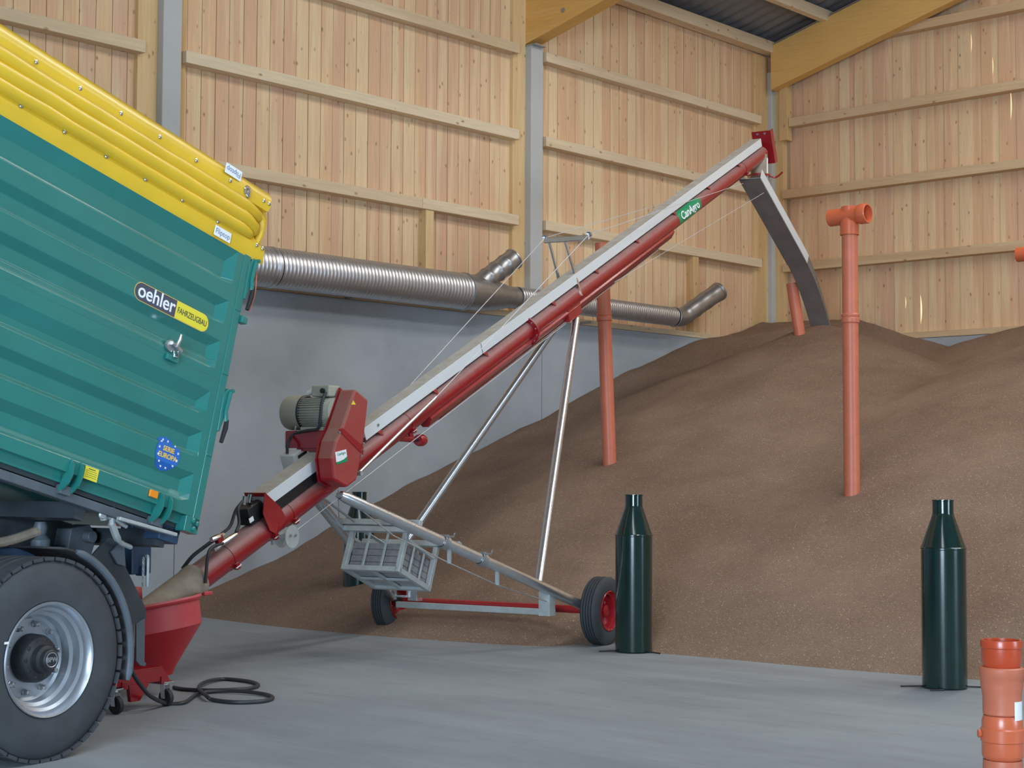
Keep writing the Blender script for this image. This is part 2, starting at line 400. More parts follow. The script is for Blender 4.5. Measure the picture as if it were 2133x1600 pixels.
# ------------------------------------------------------------------ wheat heap
def cone(x, y, cx, cy, h, k):
    d = math.hypot(x-cx, y-cy); d = math.sqrt(d*d+.12*.12)-.05; return h-k*d
def hx(y, ks):
    ys, zs = zip(*ks); return float(np.interp(y, ys, zs))
def heap(x, y):
    a = cone(x, y, 20.04, 12.28, 3.68, .381)
    b = cone(x, y, 20.5, 7.5, 3.92, .42)
    w_ = .372*(x-10.46)-.34*max(0, (WY-y)-.15); w_ = min(w_, 3.66+.17*(x-20.5))
    hb = hx(y, ((4, 3.9), (8, 3.8), (10.3, 3.64), (11.53, 3.36), (13, 3.72), (14.5, 3.95)))-.42*max(0, 21.9-x)
    L = np.array((a, b, w_, hb)); k = .05; mx = L.max()
    h = float(mx + k*math.log(np.exp((L-mx)/k).sum()))
    c = cone(x, y, 21.4, 2.2, 3.9, .42); h = max(h, c)
    h -= .22*math.exp(-((x-11.32)**2+(y-9.12)**2)/.16)
    e = min(1, max(0, h/.5))
    h += e*.055*mnoise.noise(V((x*.55, y*.55, 1.3)))+e*.03*mnoise.noise(V((x*1.6, y*1.6, 4)))+.012*e*mnoise.noise(V((x*5, y*5, 9)))
    return h
st = .075; X0, Y0 = 9.6, 1.0; nx, ny = int((EX-X0)/st)+1, int((WY-Y0)/st)+1
mb = MB(); vs = []
for j in range(ny+1):
    for i in range(nx+1):
        x = min(X0+i*st, EX-.002); y = min(Y0+j*st, WY-.002); vs.append((x, y, max(heap(x, y), -.06)))
fs = []
for j in range(ny):
    for i in range(nx):
        q = (j*(nx+1)+i, j*(nx+1)+i+1, (j+1)*(nx+1)+i+1, (j+1)*(nx+1)+i)
        if max(vs[k][2] for k in q) > -.05: fs.append(q)
used = sorted({k for f in fs for k in f}); mp = {k: i for i, k in enumerate(used)}
mb.add([vs[k] for k in used], [tuple(mp[k] for k in f) for f in fs])
hp = mb.build('grain_heap', 'wheat', smooth=80, kind='stuff', label='huge heap of reddish brown wheat banked against the concrete walls', category='grain')

# ------------------------------------------------------------------ orange aeration pipes
def ridge(r_, z): return [(r_, z-.012), (r_+.006, z-.008), (r_+.006, z+.008), (r_, z+.012)]
def pipe(name, base, top, label, tee=None, joints=(), rim=True, group=None):
    base, top = V(base), V(top); ax = (top-base).normalized(); L = (top-base).length
    t = thing(name, base, label, 'pipe', group)
    prof = [(.08, -.5)]
    for j in joints: prof += [(.08, j-.03), (.09, j-.02), (.092, j+.02), (.085, j+.03), (.092, j+.045), (.092, j+.06), (.08, j+.07)]
    prof += [(.08, L), (.073, L), (.073, L-.25)]
    MB().lathe(prof, base, ax, 28).build('pipe_shaft', 'orange_d', t)
    if tee:
        c = top-ax*.04; d = V(tee)
        MB().lathe([(.088, -.20), (.095, -.195), (.095, -.06), (.082, -.05), (.082, .09)], c, ax, 28).build('tee_socket', 'orange', t)
        mb = MB(); mb.lathe([(.086, -.22), (.086, .10), (.096, .11), (.102, .125), (.102, .20), (.096, .21), (.084, .21), (.08, .10), (.078, -.2), (.078, -.22), (.086, -.22)], c, d, 28)
        mb.build('tee_branch', 'orange', t)
    return t
pipe('aeration_pipe', (14.717, 11.852, 1.60), (14.655, 11.93, 4.21), 'tall orange pipe standing in the heap behind the auger tube', None, (1.72,))
pipe('aeration_pipe', (14.28, 8.405, 1.20), (14.276, 8.412, 4.16), 'tall orange pipe with a tee on top, in the heap right of the chute', (0.02, -1, 0.02), (1.86,))
pipe('aeration_pipe', (19.55, 12.30, 3.35), (19.47, 12.40, 4.21), 'short orange pipe end poking out of the heap top beside the chute')
D = onz(2140, 529, 4.12)
pipe('aeration_pipe', (D.x, D.y-.1, heap(D.x, D.y-.1)-.1), (D.x, D.y-.1, 4.16), 'orange pipe tee cut off by the right edge of the picture', (0.02, -1, 0))

# ------------------------------------------------------------------ galvanised ducts along the wall
dt = thing('ventilation_duct', (14.0, 14.28, 3.68), 'long galvanised spiral duct with two upturned outlets lying along the wall', 'duct')
def duct_pipe(x0, x1, yc, zc, r, parent, pitch=.055):
    n = int((x1-x0)/pitch); prof = []
    for i in range(n):
        h = i*pitch; prof += [(r, h+.006), (r, h+pitch-.014), (r+.0032, h+pitch-.010), (r+.0032, h+pitch-.003)]
    return MB().lathe(prof, (x0, yc, zc), (1, 0, 0), 40).build('duct_pipe', 'duct', parent, smooth=50)
YC = 14.24
duct_pipe(9.3, 11.56, YC, 3.815, .228, dt); duct_pipe(11.62, 14.72, YC, 3.815, .228, dt)
MB().lathe([(.232, 0), (.236, .01), (.238, .05), (.228, .06)], (11.555, YC, 3.815), (1, 0, 0), 40).build('coupling', 'duct', dt)
def ring(parent, x, r, y, z, name='clamp_ring', w=.035): MB().lathe([(r, 0), (r+.012, .006), (r+.012, w-.006), (r, w)], (x, y, z), (1, 0, 0), 36).build(name, 'zinc_dark', dt)
ring(dt, 14.70, .232, YC, 3.815)
# Y branch: body tapering to the thinner duct and an upturned outlet
MB().lathe([(.228, 0), (.228, .30), (.17, .72), (.145, .80), (.145, 1.0)], (14.72, YC, 3.815), (1, 0, 0), 40).build('branch_body', 'zinc_dark', dt)
def outlet(parent, p0, p1, r, r2, segs, name):
    p0, p1 = V(p0), V(p1); L = (p1-p0).length; prof = [(r2, 0)]
    for k in range(1, segs+1):
        h = L*k/(segs+1); prof += [(r2+(r-r2)*min(1, k/2), h-.02), (r+.008, h-.008), (r+.008, h+.008), (r, h+.02)]
    prof += [(r, L-.02), (r+.010, L-.015), (r+.010, L), (r-.012, L), (r-.02, L-.18), (.01, L-.2)]
    return MB().lathe(prof, p0, p1-p0, 36).build(name, 'zinc_dark', parent)
bd = V((.80, -.16, .56)).normalized()
outlet(dt, V((14.85, YC, 3.83)), V((14.85, YC, 3.83))+bd*.84, .135, .19, 4, 'branch_outlet')
duct_pipe(15.7, 19.16, YC-.02, 3.825, .135, dt, .045)
ring(dt, 19.14, .138, YC-.02, 3.825)
el = smooth_path([(19.15, YC-.02, 3.825), (19.36, YC-.02, 3.84), (19.55, YC-.05, 3.95), (19.85, YC-.09, 4.12), (20.1, YC-.13, 4.26)], 5)
MB().tube(el, [.134+.008*(1 if i % 4 == 3 and i > 6 else 0) for i in range(len(el))], 32, False).build('elbow', 'zinc_dark', dt)
dd = (el[-1]-el[-3]).normalized()
MB().lathe([(.134, 0), (.146, .01), (.146, .04), (.134, .045), (.122, .045), (.118, -.15), (.01, -.16)], el[-1], dd, 32).build('elbow_rim', 'zinc_dark', dt)
for x in (10.5, 13.0, 17.3): MB().span((x-.03, YC+.0, 3.60), (x+.03, YC+.28, 3.63)).build('duct_bracket', 'zinc_dark', dt)

# ------------------------------------------------------------------ dark green steel bottles (aeration ground cones)
def green(base, label, feet, z0=0):
    base = V(base); t = thing('aeration_cylinder', base, label, 'cylinder')
    MB().lathe([(.001, .01), (.158, .01), (.158, .98), (.162, .985), (.162, .995), (.158, 1.0)], base, seg=48).build('body', 'dgreen', t)
    MB().lathe([(.160, .99), (.078, 1.225), (.076, 1.24)], base, seg=48).build('shoulder_cone', 'dgreen', t)
    MB().lathe([(.074, 1.22), (.074, 1.325), (.077, 1.327), (.077, 1.336), (.07, 1.336), (.068, 1.23)], base, seg=40).build('neck', 'dgreen', t)
    for a, L, bend in feet:
        d = V((math.cos(R(a)), math.sin(R(a)), 0)); q = V((-d.y, d.x, 0))
        pts = [base+d*.14+V((0, 0, .012)), base+d*(.14+L)+V((0, 0, .008))]
        if bend: pts.append(pts[-1]+(d*.5+q*bend).normalized()*.1)
        MB().tube(pts, .006, 8).build('foot_rod', 'black', t)
    return t
green((11.012, 8.603, 0), 'dark green bottle shaped steel cylinder standing in front of the auger wheel', [(138, .16, 0), (-48, .16, 0), (-90, .14, 0), (200, .02, 0)])
green((10.713, 5.566, 0), 'dark green bottle shaped steel cylinder nearest the orange fittings on the right', [(128, .17, 0), (-52, .17, 0), (205, .04, -.9), (40, .1, 0)])
green((11.415, 12.517, -.02), 'dark green steel cylinder sunk in the heap behind the counterweight cage', [(180, .02, 0)])

# ------------------------------------------------------------------ stacked orange fittings at the right
FB = onz(2090, 1692); fv = (FB-CAM); fv.z = 0; fv.normalize()
def fz(y): return onp(2090, y, FB, fv).z
def fit(name, prof, label, mat, extra=None):
    t = thing(name, (FB.x, FB.y, prof[0][1]), label, 'pipe fitting')
    MB().lathe(prof, (FB.x, FB.y, 0), seg=48).build('socket_body', mat, t)
    if extra: extra(t)
    return t
z1, z2, z3, z4 = fz(1575), fz(1488), fz(1388), fz(1333)
fit('pipe_fitting', [(.085, 0), (.088, .02), (.088, z1-.06), (.086, z1-.015), (.076, z1-.015), (.074, .01)],
    'orange pipe fitting at the bottom of the leaning tower, cut by the frame', 'orange_d')
def knob3(t):
    MB().lathe([(.012, 0), (.018, .004), (.018, .016), (.001, .018)], V((FB.x, FB.y, 0))-RT*.094+V((0, 0, fz(1528))), -RT, 14).build('plug', 'orange', t)
fit('pipe_fitting', [(.078, z1-.014), (.088, z1-.004), (.091, z1+.01), (.091, fz(1545)), (.096, fz(1543)), (.096, fz(1518)), (.090, fz(1515)), (.090, fz(1502)), (.082, z2-.004), (.074, z2-.004), (.072, z1)],
    'orange pipe fitting with a small side plug, second from the bottom of the tower', 'orange', knob3)
def lab2(t):
    a = R(-62); fx = V((math.cos(a), math.sin(a), 0))
    mb = MB(); vs = []; fs = []
    for i in range(9):
        an = math.atan2(-fv.y, -fv.x)+R(38+i*8)
        for z in (fz(1505), fz(1458)): vs.append((FB.x+.0865*math.cos(an), FB.y+.0865*math.sin(an), z))
    for i in range(8): fs.append((2*i, 2*i+2, 2*i+3, 2*i+1))
    mb.add(vs, fs).build('paper_label', 'swhite', t, label='white paper label')
fit('pipe_fitting', [(.078, z2-.003), (.085, z2+.004), (.0855, fz(1450)), (.090, fz(1436)), (.0935, fz(1428)), (.0935, fz(1412)), (.0975, fz(1409)), (.0975, fz(1392)), (.090, z3-.002), (.080, z3-.002), (.078, z2)],
    'pale orange pipe fitting with the white label, third up the tower', 'orange_d', lab2)
fit('pipe_fitting', [(.080, z3-.001), (.084, z3+.012), (.088, fz(1376)), (.0885, fz(1350)), (.0925, fz(1348)), (.0925, fz(1338)), (.090, z4), (.080, z4), (.078, fz(1372)), (.078, z3)],
    'bright orange open socket fitting on top of the tower', 'orange2')


# ------------------------------------------------------------------ tipping trailer
taz, tti = R(10.5), R(14.9)
TD = V((math.cos(taz), math.sin(taz), 0)); TH = V((-math.sin(taz), math.cos(taz), 0)); TP = V((4.665, 7.491, 0))
BE = TD*math.cos(tti)-V((0, 0, math.sin(tti))); BF = TD*math.sin(tti)+V((0, 0, math.cos(tti)))
BO = V((5.739, 7.69, 1.162))
ZZ = V((0, 0, 1))
def T(a, b, z): return TP+TD*a+TH*b+ZZ*z          # chassis frame: along, inward, up
def B(e, b, f): return BO+BE*e+TH*b+BF*f           # tipped box: along, inward, up
def Bpx(x, y, b=0):
    P = onp(x, y, BO+TH*b, TH)-BO; return P.dot(BE), P.dot(BF)
def Tpx(x, y, b=0):
    P = onp(x, y, TP+TH*b, TH)-TP; return P.dot(TD), P.z
BAX = (BE, TH, BF); TAX = (TD, TH, ZZ)
tl = thing('tipping_trailer', T(0, 1.2, 0), 'green tipping trailer with raised box and yellow roll cover, cut by the left edge', 'trailer')
EF = -5.3
def side_panel(name, prof):
    mb = MB(); es = (EF, -.165, -.105, -.045); n = len(prof); vs = []; fs = []
    for k, e in enumerate(es):
        for f, o in prof: vs.append(B(e, o if k < 2 else 0, f))
    for k in range(3):
        for i in range(n-1): fs.append((k*n+i, k*n+i+1, (k+1)*n+i+1, (k+1)*n+i))
    mb.add(vs, fs)
    f0, f1 = prof[0][0], prof[-1][0]
    mb.box(B((EF-.045)/2, .06, (f0+f1)/2), (-.045-EF, .02, f1-f0), BAX)
    mb.box(B((EF-.045)/2, .03, f0+.004), (-.045-EF, .06, .008), BAX); mb.box(B((EF-.045)/2, .03, f1-.004), (-.045-EF, .06, .008), BAX)
    return mb.build(name, 'green', tl, smooth=0, bev=.004)
D_ = .042
lowp = side_panel('side_panel', [(.077, 0), (.148, 0), (.168, .018), (.20, D_), (.268, D_), (.32, 0), (.42, 0), (.446, D_), (.528, D_), (.575, 0), (.672, 0), (.70, D_), (.742, D_), (.822, 0), (.908, 0)])
upp = side_panel('side_panel', [(.9085, 0), (.952, 0), (.964, .016), (.996, .020), (1.010, D_), (1.085, D_), (1.133, 0), (1.235, 0), (1.262, D_), (1.338, D_), (1.385, 0), (1.487, 0), (1.513, D_), (1.618, D_), (1.70, 0), (1.716, 0)])
# rest of the box: floor, far side, front board, tailgate
mb = MB()
mb.box(B(EF/2, 1.22, .05), (-EF, 2.36, .06), BAX); mb.box(B(EF/2, 2.40, .87), (-EF, .05, 1.66), BAX)
mb.box(B(EF+.02, 1.22, .87), (.05, 2.36, 1.66), BAX); mb.box(B(-.03, 1.22, .98), (.05, 2.30, 1.40), BAX)
mb.build('box_body', 'green', tl, smooth=0)
# corner post
mb = MB(); mb.box(B(-.018, .04, .86), (.058, .09, 1.70), BAX); mb.box(B(-.045, .03, .03), (.115, .07, .09), BAX)
mb.box(B(-.018, -.006, .455), (.05, .006, .012), BAX); mb.box(B(-.018, -.006, 1.36), (.05, .006, .012), BAX); mb.box(B(-.018, -.006, .96), (.056, .006, .02), BAX)
po = mb.build('corner_post', 'green', tl, smooth=0, bev=.004)
for e, f in ((-.035, .055), (.0, .045), (-.022, .01)): MB().lathe([(.014, 0), (.014, .01), (.009, .014), (.001, .014)], B(e-.01, -.006, f), -TH, 12).build('bolt', 'green', po)
# gate latches on the post: housing plate, lever with dark handle, pivot pin
for f0 in (1.44, .61):
    lt = MB(); pts = [B(.005, -.012, f0), B(.022, -.012, f0), B(.042, -.012, f0+.09), B(.05, -.012, f0+.26), B(.03, -.012, f0+.27), B(-.002, -.012, f0+.22)]
    lt.prism(pts, TH*.03); L_ = lt.build('gate_latch', 'green', tl, smooth=0, bev=.003)
    mb = MB(); mb.tube([B(.045, -.02, f0+.25), B(.035, -.02, f0+.13), B(.052, -.022, f0+.07)], .012, 8); mb.build('latch_lever', 'green', L_)
    mb = MB(); mb.tube([B(.054, -.022, f0+.08), B(.056, -.022, f0+.03), B(.042, -.022, f0-.06)], [.013, .016, .012], 8); mb.build('lever_handle', 'black', L_)
    MB().lathe([(.012, 0), (.012, .02), (.001, .022)], B(.055, -.012, f0+.26), -TH, 10).build('pivot_pin', 'green', L_)
MB().box(B(.04, .0, 1.315), (.05, .05, .045), BAX).build('tailgate_lug', 'green', tl, smooth=0, bev=.006)
# centre catch where the two side panels meet
e0, f0 = Bpx(357, 725)
lt = MB(); lt.tube([B(e0-.03, -.03, f0+.02), B(e0+.05, -.03, f0-.005)], .014, 10); lt.lathe([(.034, 0), (.034, .014), (.001, .016)], B(e0-.025, -.005, f0+.005), -TH, 18)
L_ = lt.build('side_catch', 'galv', tl)
MB().tube([B(e0+.0, -.035, f0+.0), B(e0+.012, -.04, f0+.05), B(e0+.018, -.035, f0+.085)], [.013, .013, .008], 10).build('catch_lever', 'galv', L_)
MB().box(B(e0+.01, -.012, f0-.06), (.10, .02, .035), BAX).build('catch_bracket', 'green', L_, smooth=0, bev=.004)
MB().tube([B(e0+.0, -.03, f0-.02), B(e0+.005, -.03, f0-.05), B(e0+.03, -.03, f0-.05), B(e0+.032, -.03, f0-.01)], .006, 8).build('safety_pin', 'chrome', L_)
# lower hinges
for hx0 in (-.335, -1.035, -1.735, -2.435):
    for dx in (0, .07):
        mb = MB(); c = hx0+dx
        pts = [B(c, -.002, .15), B(c, -.03, .12), B(c, -.034, .06), B(c, -.02, .02), B(c, .02, -.02), B(c, .05, -.02), B(c, .03, .06), B(c, .0, .10)]
        mb.prism(pts, BE*.010); mb.build('side_hinge', 'green', tl, smooth=0)
    MB().box(B(hx0+.04, .05, -.012), (.075, .05, .05), BAX).build('hinge_block', 'steel', tl, smooth=0, bev=.004)
# stickers
def badge(name, e0, e1, fc, hgt, mat, parent, off, round_l, round_r, lift=-.002):
    pts = []; r = hgt/2
    def arc(ec, a0, a1): return [(ec+r*math.cos(R(a0+(a1-a0)*k/10)), fc+r*math.sin(R(a0+(a1-a0)*k/10))) for k in range(11)]
    pts += arc(e1-r, -90, 90) if round_r else [(e1, fc-r), (e1, fc+r)]
    pts += arc(e0+r, 90, 270) if round_l else [(e0, fc+r), (e0, fc-r)]
    return MB().prism([B(e, off+lift, f) for e, f in pts], TH*-.001).build(name, mat, parent, smooth=0)
bf = 1.183
bdg = badge('maker_badge', -.853, -.232, bf, .108, 'sgold', tl, 0, True, True, -.0005)
badge('badge_field', -.849, -.515, bf, .100, 'sgrey', bdg, 0, True, False, -.002)
badge('badge_field', -.515, -.236, bf, .100, 'syel', bdg, 0, False, True, -.002)
text('lettering', 'oehler', 'swhite', bdg, B(-.675, -.0035, bf+.004), BE, BF, (.115), .001, bold=.0012, stretch=1.0)
text('lettering', 'FAHRZEUGBAU', 'stxt', bdg, B(-.375, -.0035, bf), BE, BF, .050, .0008, stretch=.72)
# blue round sticker following the rib
ec, fc, rr = -.345, .372, .098
mb = MB(); vs = []; fs = []; N = 26
prof = [(.077, 0), (.148, 0), (.168, .018), (.20, D_), (.268, D_), (.32, 0), (.42, 0), (.446, D_), (.528, D_), (.575, 0)]
for i in range(N+1):
    f = fc-rr+2*rr*i/N; o = hx(f, prof)-.0025; w_ = math.sqrt(max(0, rr*rr-(f-fc)**2)); vs += [B(ec-w_, o, f), B(ec+w_, o, f)]
for i in range(N): fs.append((2*i, 2*i+1, 2*i+3, 2*i+2))
st_ = mb.add(vs, fs).build('round_sticker', 'sblue', tl, smooth=0)
text('lettering', 'SERIE', 'sgold', st_, B(ec, -.004, fc+.022), BE, BF, .040, .0008, bold=.001)
text('lettering', 'EUROPA', 'sgold', st_, B(ec, -.004, fc-.018), BE, BF, .040, .0008, bold=.001)
for k in range(12):
    a = math.pi*2*k/12+.26; ef_, ff = ec+.08*math.cos(a), fc+.08*math.sin(a); o = hx(ff, prof)-.005; pts = []
    for q in range(10):
        r_ = .010 if q % 2 == 0 else .0042; an = math.pi/2+q*math.pi/5; pts.append(B(ef_+r_*math.cos(an), o, ff+r_*math.sin(an)))
    MB().prism(pts, TH*-.0006).build('star', 'swhite', st_, smooth=0)
ys = MB().prism([B(-.925, -.002, .145), B(-.825, -.002, .145), B(-.825, -.002, .075), B(-.925, -.002, .075)], TH*-.001).build('warning_sticker', 'syel', tl, smooth=0)
mb = MB()
for k in range(5): mb.box(B(-.875, -.0036, .134-k*.011), (.05 if k == 0 else .08, .0006, .004 if k == 0 else .0016), BAX)
mb.build('fine_print', 'stxt', ys, smooth=0)
MB().prism([B(-.43, -.002, .143), B(-.365, -.002, .143), B(-.365, -.002, .103), B(-.43, -.002, .103)], TH*-.012).build('side_reflector', 'reflector', tl, smooth=0, bev=.003)
# yellow roll cover, folded along the top edge
mb = MB(); prof = [(0.0, 1.700), (-.006, 1.712), (-.010, 1.76), (-.006, 1.806), (.02, 1.822), (.05, 1.90), (.03, 2.02), (-.012, 2.030), (-.018, 2.07), (-.004, 2.13), (.02, 2.158), (.10, 2.175), (.6, 2.20), (1.2, 2.21), (2.40, 2.05), (2.43, 1.70)]
ends = [.118, .118, .115, .105, .06, .0, .05, .07, .08, .085, .08, .06, .03, .02, .02, .02]
es = [EF+k*(-EF-.4)/30 for k in range(31)]+[-.36+.04*k for k in range(10)]
vs = []; fs = []; n = len(prof)
for k, e in enumerate(es+[None]):
    for i, (b, f) in enumerate(prof):
        ee = ends[i] if e is None else e
        wob = (.004 if ee < -.35 else .016)*mnoise.noise(V((ee*3.1, f*9, b))) if 1 < i < 13 else 0
        vs.append(B(ee, b+wob, f+wob*.6))
for k in range(len(es)):
    for i in range(n-1): fs.append((k*n+i, k*n+i+1, (k+1)*n+i+1, (k+1)*n+i))
mb.add(vs, fs)
for (b, f, r_, e1, dro) in ((-.005, 1.842, .040, -.015, .0), (-.006, 1.912, .048, .018, -.05), (-.004, 1.988, .045, .03, -.03)):
    pts = [B(EF+k*(-EF-.2)/30, b+.005*mnoise.noise(V((k*.7, f*7, 2))), f+.006*mnoise.noise(V((k*.55, f*11, 5)))) for k in range(31)]
    pts += [B(-.14, b, f+.003), B(-.08, b+.004, f-.002), B(e1-.03, b+.012, f+dro*.3), B(e1, b+.03, f+dro*.7), B(e1+.01, b+.05, f+dro)]
    rads = [r_*(1+.07*mnoise.noise(V((k*.8, f*5, 8)))) for k in range(31)]+[r_*.98, r_*.9, r_*.8, r_*.6, r_*.2]
    mb.tube(pts, rads, 14)
tc = mb.build('roll_cover', 'yellow', tl, smooth=50)
mb = MB()
for (e, fA, fB_, b) in ((.055, 1.99, 1.80, .03), (.10, 2.04, 1.86, .07), (.06, 1.92, 1.73, .05)):
    mb.tube(smooth_path([B(e-.06, b, fA), B(e, b, fA-.015), B(e+.02, b, (fA+fB_)/2), B(e+.01, b+.01, fB_)], 5), [.02, .03, .034, .035, .036, .036, .035, .034, .033, .032, .03, .028, .026, .024, .02, .012], 10)
mb.build('cover_fold', 'yellow', tc)
def rivet(e, b, f): MB().lathe([(.0125, 0), (.0125, .003), (.007, .006), (.001, .006)], B(e, b, f), -TH, 14).build('rivet', 'chrome', tc)
for x, y in ((40, 221), (131, 275), (218, 326), (300, 374), (377, 417), (451, 462), (532, 511), (544, 518)): rivet(*[(q, -.011, f) for q, f in [Bpx(x, y)]][0])
for x, y in ((70, 130), (162, 185), (247, 237), (328, 286), (404, 335), (475, 377), (545, 419), (556, 425)): rivet(*[(q, -.018, f) for q, f in [Bpx(x, y)]][0])
for (x, y, rot, dy) in ((460, 488, 1, -.0145), (481, 359, -1, -.021)):
    e, f = Bpx(x, y); lb = MB().box(B(e, dy, f), (.145, .002, .062), BAX).build('cover_label', 'swhite', tc, smooth=0)
    text('lettering', 'Fliptop', 'fabric_text', lb, B(e, dy-.0018, f), BE*rot, BF*rot, .046, .0006)
e, f = Bpx(509, 398)
MB().lathe([(.012, 0), (.028, .002), (.032, .006), (.028, .010), (.014, .010), (.012, .002)], B(e, -.02, f), -TH, 20).build('cover_eyelet', 'chrome', tc)
MB().tube([B(e, -.03, f+.01), B(e+.01, -.034, f-.03), B(e+.004, -.03, f-.045)], .009, 10).build('cover_toggle', 'chrome', tc)
MB().tube(smooth_path([B(.06, -.01, 1.66), B(.07, -.02, 1.60), B(.085, -.02, 1.50), B(.07, -.02, 1.38)], 5), .0035, 6).build('tie_cord', 'orange_d', tc)

# sub-frame of the box
mb = MB(); mb.box(B(EF/2-.05, .09, .035), (-EF-.10, .05, .075), BAX); mb.box(B(EF/2-.02, .13, -.02), (-EF-.06, .12, .02), BAX)
mb.build('box_underframe', 'dark', tl, smooth=0)
MB().box(B(EF/2-.11, .085, -.035), (-EF-.20, .06, .05), BAX).build('hinge_rail', 'steel', tl, smooth=0, bev=.005)
mb = MB()
for b in (.78, 1.62): mb.box(B(EF/2-.1, b, -.16), (-EF-.3, .08, .26), BAX)
for e in (-.16, -.8, -1.5, -2.3, -3.2, -4.2): mb.box(B(e, 1.2, -.08), (.07, 2.2, .09), BAX)
mb.build('box_longitudinal_beam', 'dark', tl, smooth=0)
MB().box(B(-.13, .13, -.045), (.16, .12, .09), BAX).build('rear_crossmember', 'blue', tl, smooth=0, bev=.006)
# chassis
mb = MB()
for b in (.62, 1.78): mb.box(T(-2.3, b, .985), (6.0, .09, .20), TAX)
for a in (.62, -.9, -2.2): mb.box(T(a, 1.2, .97), (.1, 1.2, .14), TAX)
mb.build('chassis_frame', 'blue', tl, smooth=0, bev=.006)
MB().tube([T(0, .3, .53), T(0, 2.1, .53)], .06, 16).build('axle_beam', 'dark', tl)
for b in (.72, 1.68): MB().box(T(.0, b, .70), (1.0, .08, .06), TAX).box(T(.0, b, .80), (.14, .1, .3), TAX).build('leaf_spring', 'dark', tl, smooth=0)
# tipping hinge at the rear
mb = MB(); mb.prism([T(.60, .55, .90), T(.76, .55, .88), T(.86, .55, 1.13), T(.80, .55, 1.20), T(.66, .55, 1.18)], TH*.12)
mb.tube([T(.78, .50, 1.13), T(.78, .75, 1.13)], .035, 14); mb.build('tipping_hinge', 'steel', tl, smooth=30, bev=.004)
pa, pz = Tpx(288, 1150, .4)
mb = MB(); mb.box(T(pa+.02, .44, pz+.05), (.16, .10, .36), TAX); mb.box(T(pa+.03, .40, pz-.11), (.05, .06, .06), TAX); mb.build('rear_stanchion', 'blue', tl, smooth=0, bev=.008)
# chain and rope hanging
a0, z0 = Tpx(296, 1165, .38); mb = MB()
for k in range(9):
    c = T(a0-.01, .36, z0-.018*k); q = TD if k % 2 else TH
    mb.tube([c+q*.006*math.cos(t)+ZZ*.013*math.sin(t) for t in np.linspace(0, 2*math.pi, 9)], .003, 6, False)
mb.build('safety_chain', 'galv_dull', tl)
MB().tube(smooth_path([T(a0+.012, .36, z0+.02), T(a0+.028, .36, z0), T(a0+.025, .36, z0-.16)], 5), .009, 8).build('chain_hook', 'galv_dull', tl)
# lever and rod of the tailgate lock
a1, z1_ = Tpx(222, 1072, .1); a2, z2_ = Tpx(250, 1075, .1)
mb = MB(); mb.tube([T(a1-.03, .1, z1_+.05), T(a1-.02, .1, z1_-.03)], .02, 10); mb.tube([T(a1-.035, .1, z1_), T(a2-.04, .1, z2_-.02), T(a2+.05, .1, z2_-.06)], .012, 8)
mb.tube([T(a2-.06, .1, z2_+.05), T(a2-.06, .1, z2_-.05)], .018, 10); mb.lathe([(.02, 0), (.026, .01), (.02, .02), (.001, .02)], T(a1-.05, .09, z1_), -TH, 12)
mb.build('lock_shackle', 'galv_dull', tl)
a3, z3_ = Tpx(246, 1080, .0); a4, z4_ = Tpx(366, 1114, .0)
MB().bar(T(a3, .0, z3_), T(a4, .0, z4_), .02, .03, TH).build('lock_rod', 'galv_dull', tl, smooth=0, bev=.004)
a5, z5_ = Tpx(232, 1090, .1); a6, z6_ = Tpx(272, 1140, .15)
MB().tube(smooth_path([T(a5, .1, z5_), T((a5+a6)/2-.02, .12, (z5_+z6_)/2-.03), T(a6, .15, z6_)], 5), [.022]*5+[.014]*6, 8).build('release_lever', 'galv_dull', tl)
mb = MB(); q1, q2 = Tpx(0, 1128, .5), Tpx(85, 1108, .5)
mb.tube(smooth_path([T(q1[0]-.2, .5, q1[1]-.02), T(q1[0]+.05, .5, q1[1]), T(q2[0], .5, q2[1]+.01)], 12), .028, 10); mb.build('tow_rope', 'sleeve', tl)
q = Tpx(97, 1125, .45); mb = MB(); mb.lathe([(.05, -.06), (.055, 0), (.03, .03), (.04, .07), (.03, .10)], T(q[0], .5, q[1]), ZZ, 16); mb.build('bump_stop', 'steel', tl)
# wheel: tyre, rim, hub, nuts
WA, WZ = .012, .53
wc = T(WA, 0, WZ); ax = -TH
tw = .40
def tyre_lathe(rad, w, rimr, parent, name, org, axis, grooves, depth):
    prof = [(rimr, .02), (rimr+.012, .0), (rimr+(rad-rimr)*.35, -.012+.0), (rimr+(rad-rimr)*.72, .004), (rad-.03, .022), (rad-.008, .045)]
    out = [(r_, h_) for r_, h_ in prof]
    if rad < .4: out = [(rimr, .02), (rimr+.01, .004), (rimr+(rad-rimr)*.5, -.006), (rad-.022, .004), (rad-.006, .016)]; prof = out[:]
    g0, g1 = (.06, w-.06) if rad > .4 else (.018, w-.018); n = grooves
    for k in range(n):
        a = g0+(g1-g0)*k/n; b = g0+(g1-g0)*(k+1)/n; m_ = (b-a)*(.16 if rad > .4 else .2)
        out += [(rad, a+m_), (rad, b-m_), (rad-depth, b-m_*.6), (rad-depth, b+m_*.6)]
    out += [(r_, w-h_) for r_, h_ in prof[::-1]]
    return MB().lathe([(r_, -h_) for r_, h_ in out], org, axis, 72)
wt = tyre_lathe(.53, tw, .292, None, '', wc, ax, 4, .012)
